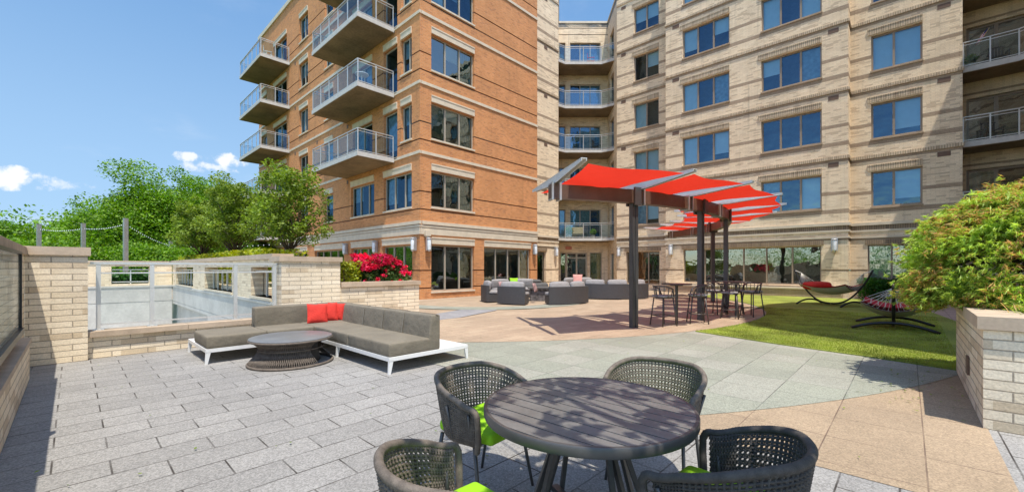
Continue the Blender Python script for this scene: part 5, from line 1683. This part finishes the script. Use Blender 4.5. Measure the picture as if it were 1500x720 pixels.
# rose bush
rg = np.random.default_rng(5)
rb = thing('rose_bush', 'rose bush covered in crimson flowers in the brick planter', 'rose bush', (5.95, 10.55, 1.0))
cl = [(5.12, 10.35, 1.42, .27), (5.3, 10.6, 1.56, .3), (5.45, 10.4, 1.46, .30), (5.75, 10.35, 1.50, .33), (6.05, 10.4, 1.46, .33), (6.3, 10.45, 1.33, .28), (6.5, 10.5, 1.22, .24), (5.6, 10.8, 1.55, .3), (6.0, 10.8, 1.5, .34), (5.35, 10.25, 1.2, .22), (5.8, 10.15, 1.22, .24), (6.2, 10.15, 1.18, .22)]
pts = [blob(rg, int(900 * (c[3] / .3) ** 2), c[:3], c[3], .3, .95) for c in cl]
leaves(np.concatenate(pts), .062, .042, rg, .4, mat='leafE', name='foliage', parent=rb, off=tuple(rb.location))
fp = []
for c in cl[:9]:
    for _ in range(int(30 if c[2] > 1.4 else 9)):
        d = rg.normal(size=3); d[2] = abs(d[2]) * .9 + .25; d[1] -= .5; d /= np.linalg.norm(d)
        fp.append(np.array(c[:3]) + d * c[3] * rg.uniform(.9, 1.12))
for c in cl[9:]:
    for _ in range(3):
        d = rg.normal(size=3); d[1] = -abs(d[1]) - .5; d /= np.linalg.norm(d); fp.append(np.array(c[:3]) + d * c[3])
fp = np.array(fp)[:270]; P = np.concatenate([q + rg.normal(0, .026, size=(46, 3)) for q in fp])
tag(leaves(P, .046, .040, rg, .1, mat='petal', name='flowers', parent=rb, off=tuple(rb.location)), kind='stuff')
mb = MB()
for i in range(16):
    x = rg.uniform(5.4, 6.45); y = rg.uniform(10.15, 10.8); mb.tube([(x, y, .98), (x + rg.normal(0, .08), y + rg.normal(0, .06), 1.5)], [.010, .004], 4)
mb.build('stem', M['bark'], rb, world=True)

# laceleaf maple: a low dome of drooping feathery leaves
rg = np.random.default_rng(21)
mc = np.array((8.02, -1.15, 1.27)); MR = 1.13
mp = thing('laceleaf_maple', 'laceleaf maple with a low dome of feathery yellow green leaves, tips turning orange', 'tree', (8.05, -1.35, .98))
cl = []
for i in range(520):
    a = rg.uniform(0, 2 * PI); q = rg.random() ** .6 if i < 330 else rg.uniform(.82, 1); rr = MR * q * (1 + .07 * math.sin(3 * a + .6) + .05 * math.sin(7 * a)) * rg.uniform(.95, 1.06)
    z = 1.30 * math.sqrt(max(0, 1 - (rr / (MR * 1.03)) ** 2)) + rg.normal(0, .05)
    z = max(z, -.12 if q > .9 else .0)
    if i >= 330: z = rg.uniform(-.14, 1) * max(.15, z) if q < .97 else rg.uniform(-.14, .45)
    cl.append((mc[0] + rr * math.cos(a), mc[1] + rr * math.sin(a), mc[2] - .12 + z, a, q))
C, Dp = [], []
for (x, y, z, a, q) in cl:
    n_ = 34
    for j in range(n_):                                      # sprays: each a fan of thin leaflets hanging outward
        cx, cy, cz_ = x + rg.normal(0, .10), y + rg.normal(0, .10), z + rg.normal(0, .05) - .03
        out = np.array((math.cos(a) * (.25 + q), math.sin(a) * (.25 + q), -.35 - .45 * q)) + rg.normal(0, .28, 3)
        for k_ in range(11):
            d = out + rg.normal(0, .42, 3); d /= np.linalg.norm(d)
            C.append(np.array((cx, cy, cz_)) + d * .035 * rg.uniform(.6, 1.3)); Dp.append(d)
C = np.array(C); Dp = np.array(Dp); Dp[:, 2] -= .1
leaves(C, .085, .0125, rg, .5, droop=Dp * 3, mat='leafC', name='crown', parent=mp, off=tuple(mp.location))
mb = MB(); base_ = Vector((8.05, -1.35, .98))
mb.tube([base_, base_ + Vector((.04, .05, .35)), base_ + Vector((-.05, .12, .75))], [.07, .055, .045], 8); mb.build('trunk', M['bark'], mp, world=True, smooth='all')
mb = MB()
for c in cl[::4]:
    tp = Vector(c[:3]) - Vector((0, 0, .05)); md = base_ + Vector((-.03, .1, .7)); mid = md.lerp(tp, .5) + Vector((0, 0, .18))
    mb.tube([md, mid, tp], [.022, .013, .004], 5)
mb.build('branch', M['bark'], mp, world=True, smooth='all')
# a few leaves blown onto the paving
rg2 = np.random.default_rng(8); L_ = []
for _ in range(150):
    x, y = rg2.uniform(-.3, 9), rg2.uniform(-.4, 9.3)
    if 1.2 < x < 4.7 and y > 5: continue
    L_.append((x, y, .022))
for _ in range(70): L_.append((rg2.uniform(5.9, 8.7), rg2.uniform(-.46, .3) , .022))
o = leaves(np.array(L_), .035, .018, rg2, 6, mat='leafA', name='fallen_leaves'); tag(o, 'tiny fallen leaves scattered over the paving', 'leaves', kind='stuff')
# strappy plant beside it
t = thing('strappy_plant', 'clump of bright green strappy leaves on the planter beside the maple', 'plant', (6.45, -.95, .99))
mb = MB()
for i in range(70):
    a = rg.uniform(0, 6.28); L = rg.uniform(.22, .42); c_, s_ = math.cos(a), math.sin(a); o_ = Vector((rg.normal(0, .09), rg.normal(0, .09), 0)); w_ = .006
    pr = [o_ + Vector((c_ * L * q * .7, s_ * L * q * .7, L * (q - .55 * q * q))) for q in (0, .35, .7, 1)]; P = []
    for j, p_ in enumerate(pr): ww = w_ * (1 - j / 3.2); P += [p_ + Vector((-s_ * ww, c_ * ww, 0)), p_ + Vector((s_ * ww, -c_ * ww, 0))]
    mb.add(P, [(2 * j, 2 * j + 1, 2 * j + 3, 2 * j + 2) for j in range(3)])
mb.build('leaves', M['leafC'], t)

# shade tree that stands just behind the camera and dapples the table
tree('shade_tree', 'street tree standing just outside the frame that dapples the dining table', 'tree', (1.15, -.95, 0), 4.95, 2.95, 1.05, 30, 1750, .12, .08, 'leafA', 31, trunk_r=.06, flat=.5, cs=.26, lean=(.3, 1.25))

# ------------------------------------------------------------------ things on the balconies
def small_chair(loc, rz, mat, label, sc=1.0):
    t = thing('balcony_chair', label, 'chair', loc, rz)
    mb = MB()
    for k in range(6): mb.box(-.25 + k * .085, -.19 + k * .085, -.24, .24, .38, .40)
    mb.build('seat', M[mat], t)
    mb = MB()
    for k in range(5): mb.box(-.24 + k * .1, -.17 + k * .1, .24, .27, .42, .92)
    mb.box(-.26, .26, .245, .275, .92, .98); mb.build('backrest', M[mat], t)
    for sx in (-1, 1):
        for sy in (-1, 1):
            mb = MB(); mb.box(sx * .25 - .02, sx * .25 + .02, sy * .24 - .02, sy * .24 + .02, 0, .60 if sy < 0 else .42); mb.build('leg', M[mat], t)
        mb = MB(); mb.box(sx * .28 - .04, sx * .28 + .04, -.28, .26, .60, .625); mb.build('armrest', M[mat], t)
    return t


small_chair((10.1, 34.9, FL[4] + .02), 1.2, 'whitemetal', 'white slatted chair on the topmost visible far left balcony')
small_chair((28.2, -2.9, FL[2] + .02), -1.4, 'greymetal', 'dark slatted chair on the upper right balcony beside the flag')
small_chair((28.2, -2.7, FL[1] + .02), -1.2, 'black', 'black slatted chair on the middle right balcony')
x, y = W(6.1, 32.3); small_chair((x, y, FL[4] + .02), .6, 'redfab', 'red chair on the top balcony of the entrance recess')
x, y = W(6.5, 32.2); small_chair((x, y, FL[2] + .02), .2, 'black', 'black chair on the middle balcony of the entrance recess')
x, y = W(5.6, 32.2); small_chair((x, y, FL[0] + .02), 2.2, 'greymetal', 'grey chair on the lowest balcony above the entrance')


def pot(loc, label, h=.5, mat='leafB'):
    t = thing('potted_plant', label, 'potted plant', loc)
    mb = MB(); mb.lathe([(.11, 0), (.16, .26), (.15, .26), (.0, .24)], 16); mb.build('pot', M['lime'], t, smooth=True)
    leaves(blob(rg, 380, (0, 0, .26 + h * .4), h * .45, .2, 1), .11, .05, rg, .3, mat=mat, name='foliage', parent=t)


pot((27.75, -2.05, FL[2] + .02), 'leafy potted plant under the flag on the upper right balcony', .5)
x, y = W(4.35, 31.75); pot((x, y, FL[0] + .02), 'potted plant at the left of the lowest balcony above the entrance', .8)
x, y = W(6.2, 31.9); pot((x, y, FL[0] + .02), 'potted plant at the right of the lowest balcony above the entrance', .55)
M['crate'] = plain('pale_wood', (0.55, 0.42, 0.24), .7, var=.15)
x, y = W(5.0, 31.9); t = thing('wooden_box', 'pale wooden box on the lowest balcony above the entrance', 'box', (x, y, FL[0] + .01), R(-46.49))
mb = MB(); mb.box(-.42, .42, -.2, .2, .2, .85); mb.build('box', M['crate'], t)
mb = MB()
for sx in (-.38, .34): mb.box(sx, sx + .04, -.18, .18, 0, .198)
mb.build('leg', M['crate'], t)
# flag
t = thing('flag', 'small striped flag on a pole on the upper right balcony', 'flag', (27.45, -2.25, FL[2] + 1.15))
mb = MB(); mb.tube([(0, 0, -.2), (.02, -.32, .42)], .010, 6); mb.build('pole', M['crate'], t)
M['flagred'] = plain('flag_red', (.55, .03, .04), .8); M['flagwhite'] = plain('flag_white', (.75, .75, .75), .8); M['flagblue'] = plain('flag_blue', (.03, .05, .2), .8)
for i in range(9):
    mb = MB(); s0, s1 = i / 9, (i + 1) / 9
    def fp_(s_, q): return (.03 * math.sin(5 * q), -.30 + .36 * s_ * .62 + .34 * q * .5, .40 - .36 * s_ * .75 - .50 * q * .8 + .05)
    lo = .4 if i < 5 else 0
    mb.add([fp_(s0, lo), fp_(s1, lo), fp_(s1, 1), fp_(s0, 1)], [(0, 1, 2, 3)]); mb.build('stripe', M['flagred' if i % 2 == 0 else 'flagwhite'], t)
mb = MB(); mb.add([fp_(0, 0), fp_(5 / 9, 0), fp_(5 / 9, .4), fp_(0, .4)], [(0, 1, 2, 3)]); mb.build('canton', M['flagblue'], t)
# round table and blue cover on a near balcony
t = thing('balcony_table', 'small round white table on the second near balcony', 'table', (9.9, 19.7, FL[2] + .02))
mb = MB(); mb.lathe([(0, .70), (.33, .70), (.33, .73), (0, .73)], 24); mb.build('table_top', M['whitemetal'], t)
mb = MB(); mb.lathe([(.2, 0), (.2, .02), (.03, .04), (.03, .70)], 16); mb.build('pedestal', M['whitemetal'], t)
